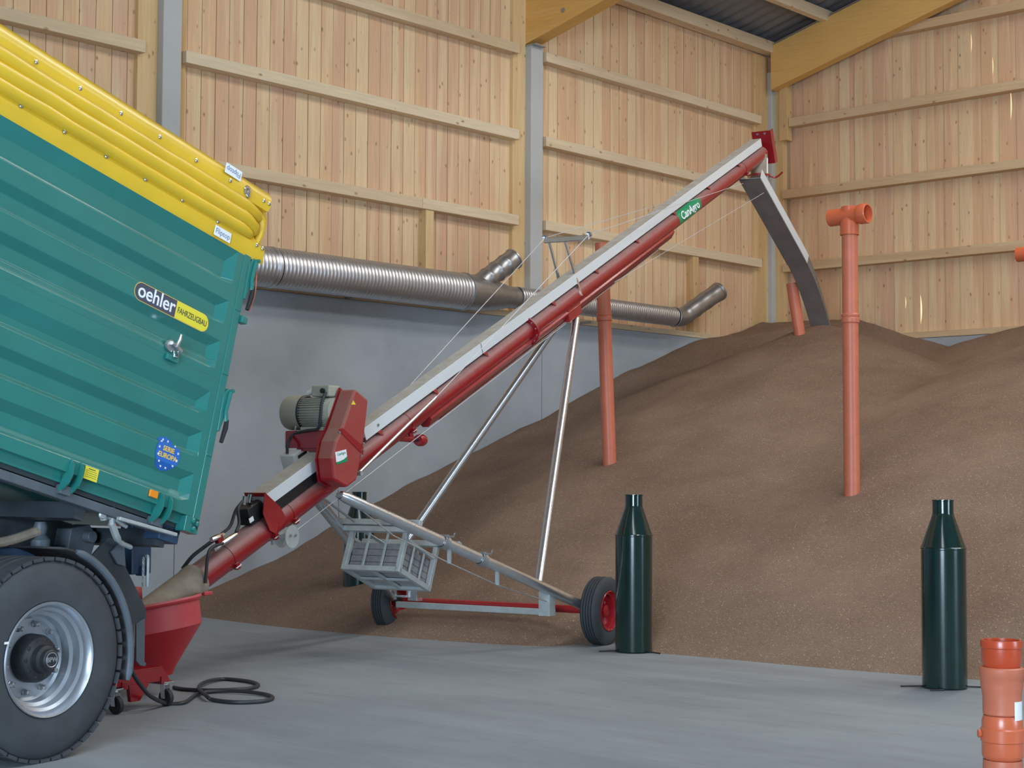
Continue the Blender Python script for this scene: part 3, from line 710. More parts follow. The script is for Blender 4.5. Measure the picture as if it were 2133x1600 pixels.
# tread lugs on the shoulder
x_ = TD; y_ = ZZ
for k in range(44):
    t = 2*math.pi*k/44
    d = x_*math.cos(t)+y_*math.sin(t); tg = -x_*math.sin(t)+y_*math.cos(t)
    for (b0, wd_, sh) in ((.055, .085, 0), (.335, .085, .5)):
        d2 = x_*math.cos(t+sh*.07)+y_*math.sin(t+sh*.07); t2 = -x_*math.sin(t+sh*.07)+y_*math.cos(t+sh*.07)
        wt.box(wc+d2*.521+TH*b0, (.060, wd_, .018), (t2, TH, d2))
wheel = wt.build('wheel_tyre', 'tyre', tl, smooth=40)
rm = MB().lathe([(.292, -.02), (.300, .002), (.296, .010), (.286, .006), (.272, -.012), (.268, -.035), (.252, -.045), (.246, -.09), (.228, -.10), (.222, -.15), (.205, -.158), (.14, -.150), (.12, -.15)], wc, ax, 64).build('wheel_rim', 'rim', tl, smooth=30)
hb = MB().lathe([(.128, -.16), (.125, -.09), (.112, -.065), (.075, -.055), (.072, -.02), (.055, -.012), (.052, .012), (.045, .018), (.001, .018)], wc, ax, 40).build('wheel_hub', 'hub', tl, smooth=40)
MB().lathe([(.034, 0), (.037, .002), (.037, .0), (.040, 0)], wc+ax*.0185, ax, 28).build('hub_cap_ring', 'rim', hb)
text('lettering', 'BPW', 'rim', hb, wc+ax*.0195, TD, ZZ, .034, .0008, bold=.001)
for k in range(10):
    t = 2*math.pi*(k+.25)/10; c = wc+(x_*math.cos(t)+y_*math.sin(t))*.178-ax*.155
    MB().lathe([(.019, 0), (.019, .008), (.014, .012), (.014, .036), (.009, .042), (.001, .042)], c, ax, 6).build('wheel_nut', 'zinc_dark', rm, smooth=0)
for k in range(10):
    t = 2*math.pi*k/10; c = wc+(x_*math.cos(t)+y_*math.sin(t))*.098-ax*.085
    MB().lathe([(.013, 0), (.013, .024), (.001, .026)], c, ax, 8).build('hub_bolt', 'hub', hb, smooth=0)
MB().box(T(-.275, -.004, .64), (.03, .004, .012), TAX).build('valve_mark', 'swhite', wheel, smooth=0)
# far wheel on the same axle
fw = tyre_lathe(.53, tw, .292, None, '', T(WA, 2.02, WZ), ax, 4, .012).build('wheel_tyre', 'tyre', tl, smooth=40)
# mudguard: curved sheet with a rounded rubber lip, and its folded bracket plate
mb = MB(); vs = []; fs = []; N = 22
for k in range(N+1):
    a = R(82-98*k/N); r_ = .585+.03*(k/N); c = wc+(TD*math.cos(a)+ZZ*math.sin(a))*r_
    vs += [c+TH*.03, c+TH*.42]
for k in range(N): fs.append((2*k, 2*k+1, 2*k+3, 2*k+2))
mg = mb.add(vs, fs).build('mudguard', 'rubber', tl, smooth=60)
sm = mg.modifiers.new('solid', 'SOLIDIFY'); sm.thickness = .012
pts = []
for k in range(N+1):
    a = R(70-86*k/N); r_ = .585+.03*(k/N); pts.append(wc+(TD*math.cos(a)+ZZ*math.sin(a))*r_+TH*.03)
MB().tube(pts, [.012]+[.021]*(N-1)+[.012], 10).build('mudguard_lip', 'steel', mg)
def poly(px, b, th, name, mat, parent):
    return MB().prism([T(*[(a, b, z) for a, z in [Tpx(x, y, b)]][0]) for x, y in px], TH*th).build(name, mat, parent, smooth=0)
poly([(185, 1165), (225, 1120), (258, 1128), (262, 1182), (304, 1268), (304, 1292), (280, 1300), (278, 1400), (262, 1385), (245, 1290), (215, 1215)], .22, .012, 'mudguard_bracket', 'dark', tl)
poly([(284, 1300), (302, 1288), (301, 1378), (305, 1383), (302, 1388), (292, 1386), (284, 1376)], .215, .012, 'bracket_flange', 'steel', tl)
poly([(232, 1150), (258, 1125), (262, 1180), (245, 1175)], .20, .012, 'bracket_gusset', 'steel', tl)

# ------------------------------------------------------------------ grain auger
AO = V((6.0, 9.1, 0)); AU = V((.9751, .2215, 0)); AN = V((.2215, -.9751, 0)); ath = R(24.12)
AW = AU*math.cos(ath)+ZZ*math.sin(ath); AV = -AU*math.sin(ath)+ZZ*math.cos(ath); A0 = AO+V((0, 0, .315))
def S(s, t, z): return AO+AU*s+AN*t+ZZ*z            # along ground, sideways towards the camera, up
def X(w, t, v): return A0+AW*w+AN*t+AV*v            # along tube, sideways, above tube axis
def Spx(x, y, t): P = onp(x, y, AO+AN*t, AN)-AO; return P.dot(AU), P.z
def Xpx(x, y, t): P = onp(x, y, AO+AN*t, AN)-A0; return P.dot(AW), P.dot(AV)
AAX = (AW, AN, AV); SAX = (AU, AN, ZZ)
au = thing('grain_auger', S(5.1, 0, 0), 'long red grain auger on two wheels, rising from its hopper to the heap', 'auger')
WEND = 13.2
MB().tube([X(.45, 0, 0), X(WEND, 0, 0)], .1, 40).build('auger_tube', 'red', au)
MB().lathe([(.1, .22), (.113, .22), (.113, 1.02), (.118, 1.03), (.118, 1.08), (.104, 1.09)], A0, AW, 40).build('intake_sleeve', 'sleeve', au)
def collar(w, r=.106, wd=.02, name='tube_collar', ear=True):
    mb = MB().lathe([(.1, -wd), (r, -wd), (r, wd), (.1, wd)], X(w, 0, 0), AW, 40)
    if ear: mb.box(X(w, .095, -.06), (.035, .035, .045), AAX)
    c = mb.build(name, 'red', au)
    if ear: MB().tube([X(w-.03, .107, -.065), X(w+.03, .107, -.065)], .008, 8).build('collar_bolt', 'galv', c)
    return c
for x, y in ((470, 1172), (548, 1100), (590, 1066), (700, 985), (838, 880), (1540, 352)): collar(Xpx(x, y, 0)[0], .104, .007)
fl = collar(Xpx(1096, 700, 0)[0], .15, .012, 'tube_flange', False); wf = Xpx(1096, 700, 0)[0]
for k in range(12):
    a = 2*math.pi*k/12+.2; MB().lathe([(.008, 0), (.008, .01), (.001, .011)], X(wf-.012, .13*math.cos(a), .13*math.sin(a)), -AW, 6).build('flange_bolt', 'galv', fl, smooth=0)
# stiffener trough under the tube
wa, wb = Xpx(885, 885, 0)[0], Xpx(1392, 484, 0)[0]
MB().prism([X(wa, .07, -.065), X(wa, .085, -.09), X(wa, .03, -.165), X(wa, -.03, -.165), X(wa, -.085, -.09), X(wa, -.07, -.065)], AW*(wb-wa)).build('stiffener', 'redp', au, smooth=0, bev=.005)
MB().box(X((wa+wb)/2-.1, .012, -.172), (wb-wa-.6, .05, .012), AAX).build('stiffener_rail', 'galv', au, smooth=0)
# shaft guard along the top, in sections, on red brackets
g0, g1 = Xpx(770, 880, .07)[0]-.1, Xpx(1588, 308, .07)[0]
mb = MB().prism([X(g0, .07, .118), X(g0, .07, .222), X(g0, -.07, .222), X(g0, -.07, .118), X(g0, -.064, .118), X(g0, -.064, .216), X(g0, .064, .216), X(g0, .064, .118)], AW*(g1-g0))
gd = mb.build('shaft_guard', 'guard', au, smooth=0, bev=.002)
for x, y in ((790, 905), (905, 818), (1010, 740), (1150, 628), (1240, 562), (1325, 500), (1402, 440), (1474, 390), (1537, 342)):
    w_ = Xpx(x, y, .06)[0]
    b_ = MB().prism([X(w_-.035, .06, .125), X(w_+.035, .06, .125), X(w_+.035, .075, .05)], AN*.006)
    b_.prism([X(w_+.03, -.06, .125), X(w_+.03, .06, .125), X(w_+.03, .075, .055), X(w_+.03, -.075, .055)], AW*.006).build('guard_bracket', 'red', au, smooth=0)
MB().box(X(Xpx(1003, 722, .073)[0], .0725, .17), (.006, .004, .10), AAX).build('guard_joint', 'zinc_dark', gd, smooth=0)
MB().box(X(g0+.20, .0725, .17), (.02, .012, .02), AAX).build('guard_screw', 'zinc_dark', gd, smooth=0)
# name sticker bent round the tube
w0, w1_ = Xpx(1417, 458, .1)[0], Xpx(1452, 437, .1)[0]
mb = MB(); vs = []; fs = []
NW, NA = 10, 10; wl = w1_-w0+.18
for i in range(NW+1):
    for j in range(NA+1):
        ed = min(i, NW-i)/NW*wl; cut = .25 if ed < .01 else .08 if ed < .07 else 0
        a = R(62-cut*60-(100-cut*120)*j/NA); vs.append(X(w0-.02+wl*i/NW, .1012*math.cos(a), .1012*math.sin(a)))
for i in range(NW):
    for j in range(NA): fs.append((i*(NA+1)+j, (i+1)*(NA+1)+j, (i+1)*(NA+1)+j+1, i*(NA+1)+j+1))
nm = mb.add(vs, fs).build('name_sticker', 'sgreen', au, smooth=60)
ta = R(12); tX = X(0, math.cos(ta), math.sin(ta))-A0; tY = X(0, -math.sin(ta), math.cos(ta))-A0
text('lettering', 'CanAgro', 'swhite', nm, A0+AW*(w0-.02+wl/2)+tX*.103, AW, tY, .13, .001, bold=.0025, stretch=.92*wl/.55)
# lower cover with dark side, red end bracket, hydraulic motor
c0, c1 = Xpx(557, 1044, .08)[0], Xpx(668, 965, .08)[0]+.1
MB().box(X((c0+c1)/2, 0, .215), (c1-c0, .16, .095), AAX).build('lower_cover', 'guard', au, smooth=0, bev=.003)
MB().box(X((c0+c1)/2, 0, .13), (c1-c0, .15, .085), AAX).build('cover_skirt', 'black', au, smooth=0)
mb = MB(); mb.prism([X(c0-.02, .09, .29), X(c0+.10, .09, .12), X(c0+.14, .09, .0), X(c0-.04, .11, -.04), X(c0-.10, .11, .02), X(c0-.10, .09, .16)], AN*.008)
mb.prism([X(c0-.02, .098, .285), X(c0-.02, -.10, .285), X(c0-.02, -.10, .12), X(c0-.02, -.085, .12), X(c0-.02, -.085, .255), X(c0-.02, .098, .255)], AW*.008)
mb.build('cover_bracket', 'redp', au, smooth=0)
mb = MB(); mb.box(X(c0-.12, -.01, .17), (.16, .12, .13), AAX); mb.tube([X(c0-.2, -.01, .17), X(c0, -.01, .17)], .055, 16)
hm = mb.build('hydraulic_motor', 'black', au, smooth=30, bev=.006)
MB().box(X(c0-.19, .052, .15), (.05, .004, .035), AAX).build('rating_plate', 'swhite', hm, smooth=0)
for x, y in ((508, 1042), (520, 1038)):
    w_, v_ = Xpx(x, y, 0); MB().tube([X(w_-.02, 0, v_-.03), X(w_+.02, 0, v_+.02)], .018, 10).build('hose_fitting', 'chrome', hm)
def hose(px, t, r=.012, name='hydraulic_hose', mat='cable', n=8):
    ts = t if isinstance(t, (list, tuple)) else [t]*len(px)
    return MB().tube(smooth_path([S(Spx(x, y, q)[0], q, Spx(x, y, q)[1]) for (x, y), q in zip(px, ts)], n), r, 10).build(name, mat, au)
hose([(511, 1040), (492, 1062), (480, 1095), (462, 1112)], [0, 0, .02, .05])
hose([(505, 1045), (496, 1060), (498, 1090), (492, 1108)], [.04, .06, .08, .1])
hose([(455, 1118), (425, 1140), (400, 1160), (380, 1185)], [.05, 0, -.05, -.1], .014)
hose([(464, 1132), (440, 1142), (432, 1165), (428, 1215)], [.1, .12, .13, .13], .012)
for px in (((440, 1124), (466, 1114)), ((452, 1138), (492, 1112)), ((444, 1146), (462, 1132))):
    a, b = px; q = .09; p_, r_ = Spx(*a, q), Spx(*b, q)
    MB().tube([S(p_[0], q, p_[1]), S((p_[0]+r_[0])/2, q, (p_[1]+r_[1])/2), S(r_[0], q, r_[1])], [.018, .022, .016], 8).build('hose_coupling', 'chrome', au)
q = Spx(456, 1123, .09); MB().box(S(q[0], .09, q[1]), (.06, .04, .05), AAX).build('coupling_valve', 'redp', au, smooth=0, bev=.006)
# belt drive housing beside the tube
hpx = [(740.5, 810), (768, 833), (758, 923), (749, 974), (744, 1000), (723, 1016), (698, 1001), (693, 955), (700, 919), (713, 892), (730, 842)]
hp_ = [S(s, .29, z) for s, z in [Spx(x, y, .29) for x, y in hpx]]
hs = MB().prism(hp_, AN*-.15).build('drive_housing', 'redd', au, smooth=0, bev=.018)
st2 = [S(s, .296, z) for s, z in [Spx(x, y, .296) for x, y in ((706, 894), (712, 902), (757, 948), (757, 930), (714, 892))]]
MB().prism(st2, AN*-.006).build('housing_strap', 'redp', hs, smooth=0)
mb = MB()
cen = sum(hp_, V((0, 0, 0)))/len(hp_)
mb.prism([cen+(p-cen)*1.03-AN*.15 for p in hp_], AN*-.012); mb.build('housing_flange', 'redp', hs, smooth=0)
for x, y in ((707, 901), (757, 924), (757, 938), (753, 950)):
    s, z = Spx(x, y, .30); MB().lathe([(.010, 0), (.010, .012), (.001, .014)], S(s, .295, z), AN, 6).build('housing_bolt', 'galv', hs, smooth=0)
tri = [S(s, .2915, z) for s, z in [Spx(x, y, .2915) for x, y in ((731, 843), (741, 843), (736, 834))]]
MB().prism(tri, AN*.001).build('warning_triangle', 'syel', hs, smooth=0)
sq = [S(s, .2915, z) for s, z in [Spx(x, y, .2915) for x, y in ((698, 942), (721, 936), (724, 961), (701, 968))]]
lb = MB().prism(sq, AN*.001).build('dealer_sticker', 'swhite', hs, smooth=0)
sq2 = [S(s, .2935, z) for s, z in [Spx(x, y, .2935) for x, y in ((700.5, 963), (708, 961), (716, 957), (723.5, 950.5), (724, 961), (701, 968))]]
MB().prism(sq2, AN*.0006).build('sticker_field', 'sgreen', lb, smooth=0)
cS = (sq[0]+sq[1]+sq[2]+sq[3])/4+ZZ*.025+AN*.002; dS = (sq[1]-sq[0]).normalized()
text('lettering', 'CanAgro', 'sgreen', lb, cS, dS, AN.cross(dS), .030, .0006)
# cross shaft hub joining housing and tube
MB().tube([X(Spx(715, 975, .1)[0]/math.cos(ath), -.05, .06), X(Spx(715, 975, .1)[0]/math.cos(ath), .16, .06)], .07, 20).build('gearbox', 'redp', au)
# electric motor, axis across the tube
ms, mz = 2.46, 1.98
mo = MB().lathe([(.02, .13), (.11, .13), (.115, .10), (.118, .09), (.118, -.18)], S(ms, 0, mz), AN, 40)
for k in range(40):
    a = 2*math.pi*k/40; d = AU*math.cos(a)+ZZ*math.sin(a); tg = -AU*math.sin(a)+ZZ*math.cos(a)
    if abs(a-math.pi/2) < .5: continue
    mo.box(S(ms, 0, mz)+d*.122-AN*.045, (.022, .26, .005), (d, AN, tg))
mo = mo.build('electric_motor', 'motor', au, smooth=35)
MB().lathe([(.131, -.155), (.137, -.16), (.137, -.30), (.128, -.325), (.05, -.33), (.001, -.33)], S(ms, 0, mz), AN, 44).build('fan_cover', 'motor', mo)
MB().lathe([(.125, -.14), (.1385, -.15), (.1385, -.16), (.12, -.165)], S(ms, 0, mz), AN, 44).build('fan_gap', 'black', mo)
MB().box(S(ms, .03, mz+.165), (.15, .17, .09), SAX).build('terminal_box', 'motor', mo, smooth=0, bev=.012)
MB().lathe([(.02, 0), (.02, .02), (.001, .022)], S(ms-.075, .06, mz+.165), -AU, 14).build('cable_gland', 'black', mo)
MB().tube([S(ms-.05, -.10, mz+.15), S(ms-.05, -.06, mz+.165)], .022, 12).build('cable_gland', 'white', mo)
MB().box(S(ms, -.03, mz-.13), (.20, .22, .03), SAX).build('motor_foot', 'motor', mo, smooth=0, bev=.004)
# red motor bracket
q0, q1 = Spx(621, 910, -.3), Spx(668, 938, -.1)
mb = MB(); mb.box(S(2.36, -.10, 1.765), (.012, .36, .13), SAX); mb.box(S(2.46, -.10, 1.83), (.2, .36, .012), SAX); mb.box(S(2.42, -.06, 1.69), (.10, .24, .03), SAX)
for t in (-.27, .04): mb.box(S(2.46, t, 1.77), (.2, .010, .12), SAX)
mb.box(S(2.44, 0, 1.58), (.10, .10, .24), SAX)
mb.build('motor_bracket', 'redp', au, smooth=0, bev=.003)
for t in (-.2, .02): MB().tube([S(2.38, t, 1.74), S(2.38, t, 1.90)], .009, 8).build('tension_bolt', 'galv', au)
# switch box and cable
sx, sz_ = Spx(610, 960, -.2)
sb = MB().box(S(sx, -.2, sz_), (.12, .14, .15), AAX).build('switch_box', 'white', au, smooth=0, bev=.012)
MB().box(S(sx+.03, -.115, sz_+.01), (.10, .03, .11), AAX).build('plug_socket', 'black', sb, smooth=0, bev=.01)
MB().lathe([(.02, 0), (.02, .03), (.001, .03)], S(sx-.05, -.14, sz_-.05), -AV, 12).build('cable_gland', 'black', sb)
q = [Spx(x, y, -.2) for x, y in ((612, 905), (600, 922), (598, 945))]
MB().tube(smooth_path([S(2.38, .085, 2.13), S(2.325, .09, 2.05), S(2.305, .09, 1.93), S(2.32, .06, 1.85), S(2.335, -.06, 1.835)]+[S(a, -.2, b) for a, b in q], 8), .012, 10).build('motor_cable', 'cable', au)
# head: end plate, bearing, spout, lever ring
wh = Xpx(1592, 318, 0)[0]
hpz = MB().box(X(wh, 0, .05), (.012, .26, .44), AAX)
hpz.box(X(wh+.05, .125, .05), (.10, .01, .44), AAX)
hd = hpz.build('head_plate', 'redp', au, smooth=0)
for t in (-.05, .05): MB().lathe([(.016, 0), (.016, .012), (.001, .014)], X(wh-.006, t, .235), -AW, 8).build('head_bolt', 'galv', hd, smooth=0)
c_ = X(wh-.20, 0, 0)
MB().tube([c_, V((c_.x, c_.y, c_.z-.30))], .11, 32).build('discharge_spout', 'sleeve', au)
zr = c_.z-.27
MB().lathe([(.112, -.018), (.155, -.018), (.155, 0), (.135, .012), (.112, .012)], V((c_.x, c_.y, zr)), ZZ, 36).build('spout_ring', 'redp', au)
MB().tube(smooth_path([V((c_.x, c_.y, zr))+AN*.14+AU*.0, V((c_.x, c_.y, zr-.035))+AN*.19+AU*.03, V((c_.x, c_.y, zr-.02))+AN*.24+AU*.05, V((c_.x, c_.y, zr+.03))+AN*.30+AU*.06], 5), .012, 8).build('ring_lever', 'redp', au)
MB().tube([V((c_.x, c_.y, zr-.05))+AN*.11, V((c_.x, c_.y, zr+.22))+AN*.11], .012, 8).build('spout_strap', 'white', au)
# discharge chute: sheet trough then rubber trunk, drooping onto the heap
path = smooth_path([S(q[0], 0, q[1]) for q in [Spx(x, y, 0) for x, y in ((1562, 372), (1628, 490), (1666, 560), (1690, 618), (1712, 690))]], 6)
path = [p for p in path]
hw, sh = .145, .13
mb = MB(); vs = []; fs = []; mb2 = MB(); v2 = []; f2 = []; nS = 11
for i, p in enumerate(path):
    d = (path[min(i+1, len(path)-1)]-path[max(0, i-1)]).normalized(); up_ = AN.cross(d); up_ = up_ if up_.z > 0 else -up_
    k = 1 if i < nS else max(.35, 1-(i-nS)*.07)
    row = [p+AN*hw+up_*sh*k, p+AN*hw, p-AN*hw, p-AN*hw+up_*sh*k]
    if i <= nS: vs += row
    if i >= nS-1: v2 += [p+AN*(hw-.004)+up_*(sh*k), p+AN*(hw-.004)-up_*.004, p-AN*(hw-.004)-up_*.004, p-AN*(hw-.004)+up_*(sh*k)]
def strip(vs, close=False):
    n = len(vs)//4; fs = []
    for i in range(n-1):
        for j in range(4 if close else 3): fs.append((4*i+j, 4*i+(j+1) % 4, 4*i+4+(j+1) % 4, 4*i+4+j))
    return fs
ch = mb.add(vs, strip(vs)).build('chute_trough', 'guard', au, smooth=0)
so = ch.modifiers.new('solid', 'SOLIDIFY'); so.thickness = .004
# dark rubber lining strip under the trough floor and the hanging trunk
v3 = []
for i, p in enumerate(path[:nS+1]):
    d = (path[min(i+1, len(path)-1)]-path[max(0, i-1)]).normalized(); up_ = AN.cross(d); up_ = up_ if up_.z > 0 else -up_
    v3 += [p+AN*(hw-.002)-up_*.006, p+AN*(hw-.002)-up_*.016, p-AN*(hw-.002)-up_*.016, p-AN*(hw-.002)-up_*.006]
MB().add(v3, strip(v3, True)).build('chute_belt', 'canvas', au, smooth=0)
tk = MB().add(v2, strip(v2)).build('chute_trunk', 'canvas', au, smooth=50)
so = tk.modifiers.new('solid', 'SOLIDIFY'); so.thickness = .010
# truss mast and cables
tm = Spx(1181, 498, 0); sM, zM = tm
MB().bar(S(sM, -.26, zM), S(sM, .26, zM), .035, .05).build('mast_crossbar', 'galv', au, smooth=0, bev=.004)
for t0, t1, (x, y) in ((-.20, -.12, (1170, 578)), (-.02, .10, (1211, 592))):
    s2, z2 = Spx(x, y, t1); MB().bar(S(sM, t0, zM-.02), S(s2, t1, z2-.12), .03, .018, AN).build('mast_post', 'chrome', au, smooth=0)
for t in (-.25, .25): MB().lathe([(.025, -.02), (.025, .02), (.001, .02)], S(sM, t, zM+.03), AU, 12).build('cable_clamp', 'galv', au)
zl = .448*2.9+.315
def wire(a, b, r=.0036, name='truss_cable', mat='wire'): return MB().tube([a, b], r, 6).build(name, mat, au)
hk = Spx(1548, 382, .1)
wire(S(sM, .25, zM+.03), S(hk[0], .1, hk[1])); wire(S(sM, -.25, zM+.03), S(hk[0], -.1, hk[1]))
ra, rb = Spx(747, 986, .14), Spx(908, 828, .16)
rod = MB().tube([S(ra[0], .14, ra[1]), S(rb[0], .16, rb[1])], .013, 10).build('truss_rod', 'galv', au)
wire(S(rb[0], .16, rb[1]), S(sM, .25, zM+.03)); wire(S(ra[0], -.14, ra[1]), S(sM, -.25, zM+.03))
MB().lathe([(.02, 0), (.02, .05), (.001, .05)], S(ra[0], .12, ra[1]), AN, 10).build('rod_clevis', 'galv_dull', au)
wq = Spx(608, 1112, .12); lq = Spx(1190, 668, .05)
wire(S(wq[0], .12, wq[1]), S(lq[0], .03, lq[1]), .0028, 'winch_cable')
ca, cb = Spx(1588, 402, .12), Spx(1280, 588, .12)
wire(S(ca[0], .14, ca[1]), S(cb[0], .12, cb[1]), .003, 'chute_rope')
# winch
s, z = Spx(598, 1118, .12)
wn = MB().lathe([(.03, -.05), (.085, -.05), (.085, -.043), (.03, -.04), (.03, .04), (.085, .043), (.085, .05), (.001, .05)], S(s, .12, z), AN, 28).build('winch_drum', 'galv_dull', au)
MB().prism([S(s-.12, .05, z+.02), S(s+.06, .05, z+.09), S(s+.02, .05, z-.05), S(s-.10, .05, z-.06)], AN*.02).build('winch_plate', 'galv_dull', wn, smooth=0)
for dx in (-.03, .03): MB().lathe([(.012, 0), (.012, .01), (.001, .011)], S(s+dx, .17, z+.01), AN, 6).build('winch_bolt', 'zinc_dark', wn, smooth=0)
# jack with round red foot under the tube
a, b, c, d = Spx(822, 912, .03), Spx(858, 915, .03), Spx(870, 917, .03), Spx(887, 917, .03)
MB().tube([S(a[0], .03, a[1]), S(b[0], .03, b[1])], .028, 16).build('jack_tube', 'redp', au)
MB().tube([S(b[0], .03, b[1]), S(c[0], .03, c[1])], .012, 10).build('jack_spindle', 'black', au)
MB().lathe([(.001, 0), (.045, 0), (.052, .02), (.052, .07), (.045, .09), (.001, .09)], S(c[0], .03, c[1]), (S(d[0], .03, d[1])-S(c[0], .03, c[1])), 24).build('jack_foot', 'redp', au)
e_ = Spx(852, 892, .03); MB().bar(S(e_[0], .03, e_[1]), S(b[0], .03, b[1]), .05, .02, AN).build('jack_bracket', 'redp', au, smooth=0)
# undercarriage: legs, arms, axle, wheels
lt_ = Spx(1188, 662, 0)
MB().box(S(lt_[0]-.05, 0, lt_[1]+.06), (.30, .16, .14), AAX).build('leg_mount', 'redp', au, smooth=0, bev=.01)
AR0 = V((2.53, .13, 1.335)); AR1 = V((4.98, 1.0, .355))
def arm_pt(k, side): q = AR0+(AR1-AR0)*k; return S(q[0], q[1]*side, q[2])
for side in (1, -1):
    kb = .80 if side > 0 else .82
    bot = arm_pt(kb, side)+ZZ*.02
    MB().tube([S(lt_[0]+(.03 if side > 0 else -.12), .05*side, lt_[1]-.02), bot], .04, 18).build('support_leg', 'galv', au)
    A_, B_ = arm_pt(0, side), arm_pt(1, side)
    am = MB().tube([A_, A_+(B_-A_)*.02, A_+(B_-A_)*.09, B_], [.035, .045, .046, .046], 20).build('lifting_arm', 'galv', au)
    MB().tube([B_, S(5.14, 1.04*side, .31)], .05, 16).build('arm_socket', 'black', au)
    MB().bar(A_-AN*.02*side, A_+(B_-A_)*.05, .02, .09, AN).build('arm_lug', 'chrome', am, smooth=0, bev=.003)
    MB().lathe([(.02, -.03), (.02, .03), (.001, .032)], A_, AN, 12).build('pivot_bolt', 'galv_dull', am)
# truss rod below the near arm with two struts
A_ = arm_pt(.02, 1); pk = [arm_pt(.02, 1), arm_pt(.20, 1)-ZZ*.13, arm_pt(.42, 1)-ZZ*.15, arm_pt(.62, 1)-ZZ*.155, arm_pt(.86, 1)-ZZ*.10]
MB().tube(pk, .006, 8).build('arm_truss_rod', 'galv', au)
for k in (.42, .62): MB().bar(arm_pt(k, 1)-ZZ*.03, arm_pt(k, 1)-ZZ*.155, .02, .03, AN).build('rod_strut', 'galv_dull', au, smooth=0)
MB().tube([S(5.16, -1.1, .30), S(5.16, 1.1, .30)], .036, 16).build('axle_beam', 'redp', au)
p1_, p2_ = Spx(822, 1256, -1.0), Spx(1150, 1273, .78)
MB().bar(S(5.02, -.98, .275), S(5.02, .70, .275), .05, .055).build('brace_channel', 'galv_dull', au, smooth=0, bev=.004)
mb = MB(); b_ = arm_pt(.86, 1); mb.box(b_-ZZ*.10, (.10, .012, .22), SAX); mb.box(b_-ZZ*.10-AU*.05+AN*-.05, (.012, .10, .22), SAX)
mb.build('arm_bracket', 'galv_dull', au, smooth=0)
for k in (.40, .555):
    b_ = arm_pt(k, 1); adir = (AR1-AR0).normalized(); ad = (arm_pt(1, 1)-arm_pt(0, 1)).normalized()
    mb = MB(); mb.lathe([(.05, -.03), (.058, -.03), (.058, .03), (.05, .03)], b_, ad, 18); mb.box(b_+ZZ*.05-AN*.05, (.03, .18, .03), SAX)
    mb.tube([b_+ZZ*.05+AN*.03, b_+ZZ*.05+AN*.09, b_+ZZ*.08+AN*.10], .008, 8); mb.build('arm_clamp', 'zinc_dark', au)
for side in (1, -1):
    c = S(5.16, 1.185*side, .30) if side > 0 else S(5.16, -1.025, .30); out = AN
    w_ = tyre_lathe(.30, .165, .175, None, '', c, out, 5, .014).build('wheel_tyre', 'tyre', au, smooth=40)
    rp = MB().lathe([(.175, -.02), (.18, -.004), (.172, .002), (.165, -.012), (.16, -.03), (.145, -.035), (.14, -.075), (.10, -.085), (.06, -.07), (.05, -.04), (.04, -.035), (.001, -.035)], c, out, 40).build('wheel_rim', 'redp', au)
    for k in range(5):
        t = 2*math.pi*k/5; MB().lathe([(.012, 0), (.012, .016), (.001, .018)], c+(AU*math.cos(t)+ZZ*math.sin(t))*.075-AN*.08, AN, 6).build('wheel_nut', 'galv', rp, smooth=0)
# counterweight cage hung between the arms
pd = V((AR1.x-AR0.x, 0, AR1.z-AR0.z)).normalized(); PD = AU*pd.x+ZZ*pd.z; QD = -AU*pd.z+ZZ*pd.x
def Pq(p, t, q): return S(AR0.x, 0, AR0.z)+PD*p+AN*t+QD*q
PAX = (PD, AN, QD)
p0, p1, tq, q0, q1 = .80, 1.28, .265, -.35, .03
cg = MB(); e = .042
for p in (p0, p1):
    for t in (-tq, tq): cg.box(Pq(p, t, (q0+q1)/2), (e, e, q1-q0), PAX)
    for q in (q0+.02,): cg.box(Pq(p, 0, q), (e, 2*tq, e), PAX)
    for t in (-.09, .09): cg.box(Pq(p, t, (q0+q1)/2), (.012, .022, q1-q0), PAX)
for t in (-tq, tq):
    for q in (q0+.02, q1-.1): cg.box(Pq((p0+p1)/2, t, q), (p1-p0, e, e*(1 if q < -.2 else .6)), PAX)
    for p in (p0+.16, p0+.32): cg.box(Pq(p, t, (q0+q1)/2-.05), (.022, .012, q1-q0-.1), PAX)
cg.box(Pq((p0+p1)/2, 0, q0+.01), (p1-p0, .04, .02), PAX); cg.box(Pq((p0+p1)/2, 0, q0+.01), (.03, 2*tq, .02), PAX)
cage = cg.build('counterweight_cage', 'galv_dull', au, smooth=0, bev=.003)
mb = MB(); mb.box(Pq((p0+p1)/2, 0, q0+.026), (p1-p0-.03, 2*tq-.03, .006), PAX); mb.build('cage_floor', 'zinc_dark', cage, smooth=0)
hb_ = MB(); hb_.box(Pq(p0-.02, -.02, q1+.03), (.05, .84, .05), PAX); hb_.box(Pq(p0-.02, -.02, q1-.03), (.05, .84, .045), PAX)
hb_.build('cage_beam', 'galv_dull', au, smooth=0, bev=.004)
hb_ = MB(); hb_.box(Pq(p1, 0, q1+.03), (.05, .98, .05), PAX); hb_.build('cage_beam', 'galv_dull', au, smooth=0, bev=.004)
for t in (-.40,): MB().prism([Pq(p0-.06, t, q1+.05), Pq(p0+.02, t, q1+.05), Pq(p0-.10, t, q1+.26), Pq(p0-.16, t, q1+.26)], AN*.01).build('cage_plate', 'galv_dull', au, smooth=0)
for t in (-.42,): MB().tube([S(2.42, -.1, 1.32), Pq(p0-.02, t, q1+.02)], .010, 8).build('cage_stay', 'zinc_dark', au)
MB().tube([S(2.46, .0, 1.32), Pq(p0-.02, -.25, q1+.03)], .010, 8).build('cage_stay', 'zinc_dark', au)
MB().bar(Pq(p0-.02, .1, q1+.06), S(2.62, .06, 1.32), .04, .008, AN).build('cage_stay', 'galv_dull', au, smooth=0)
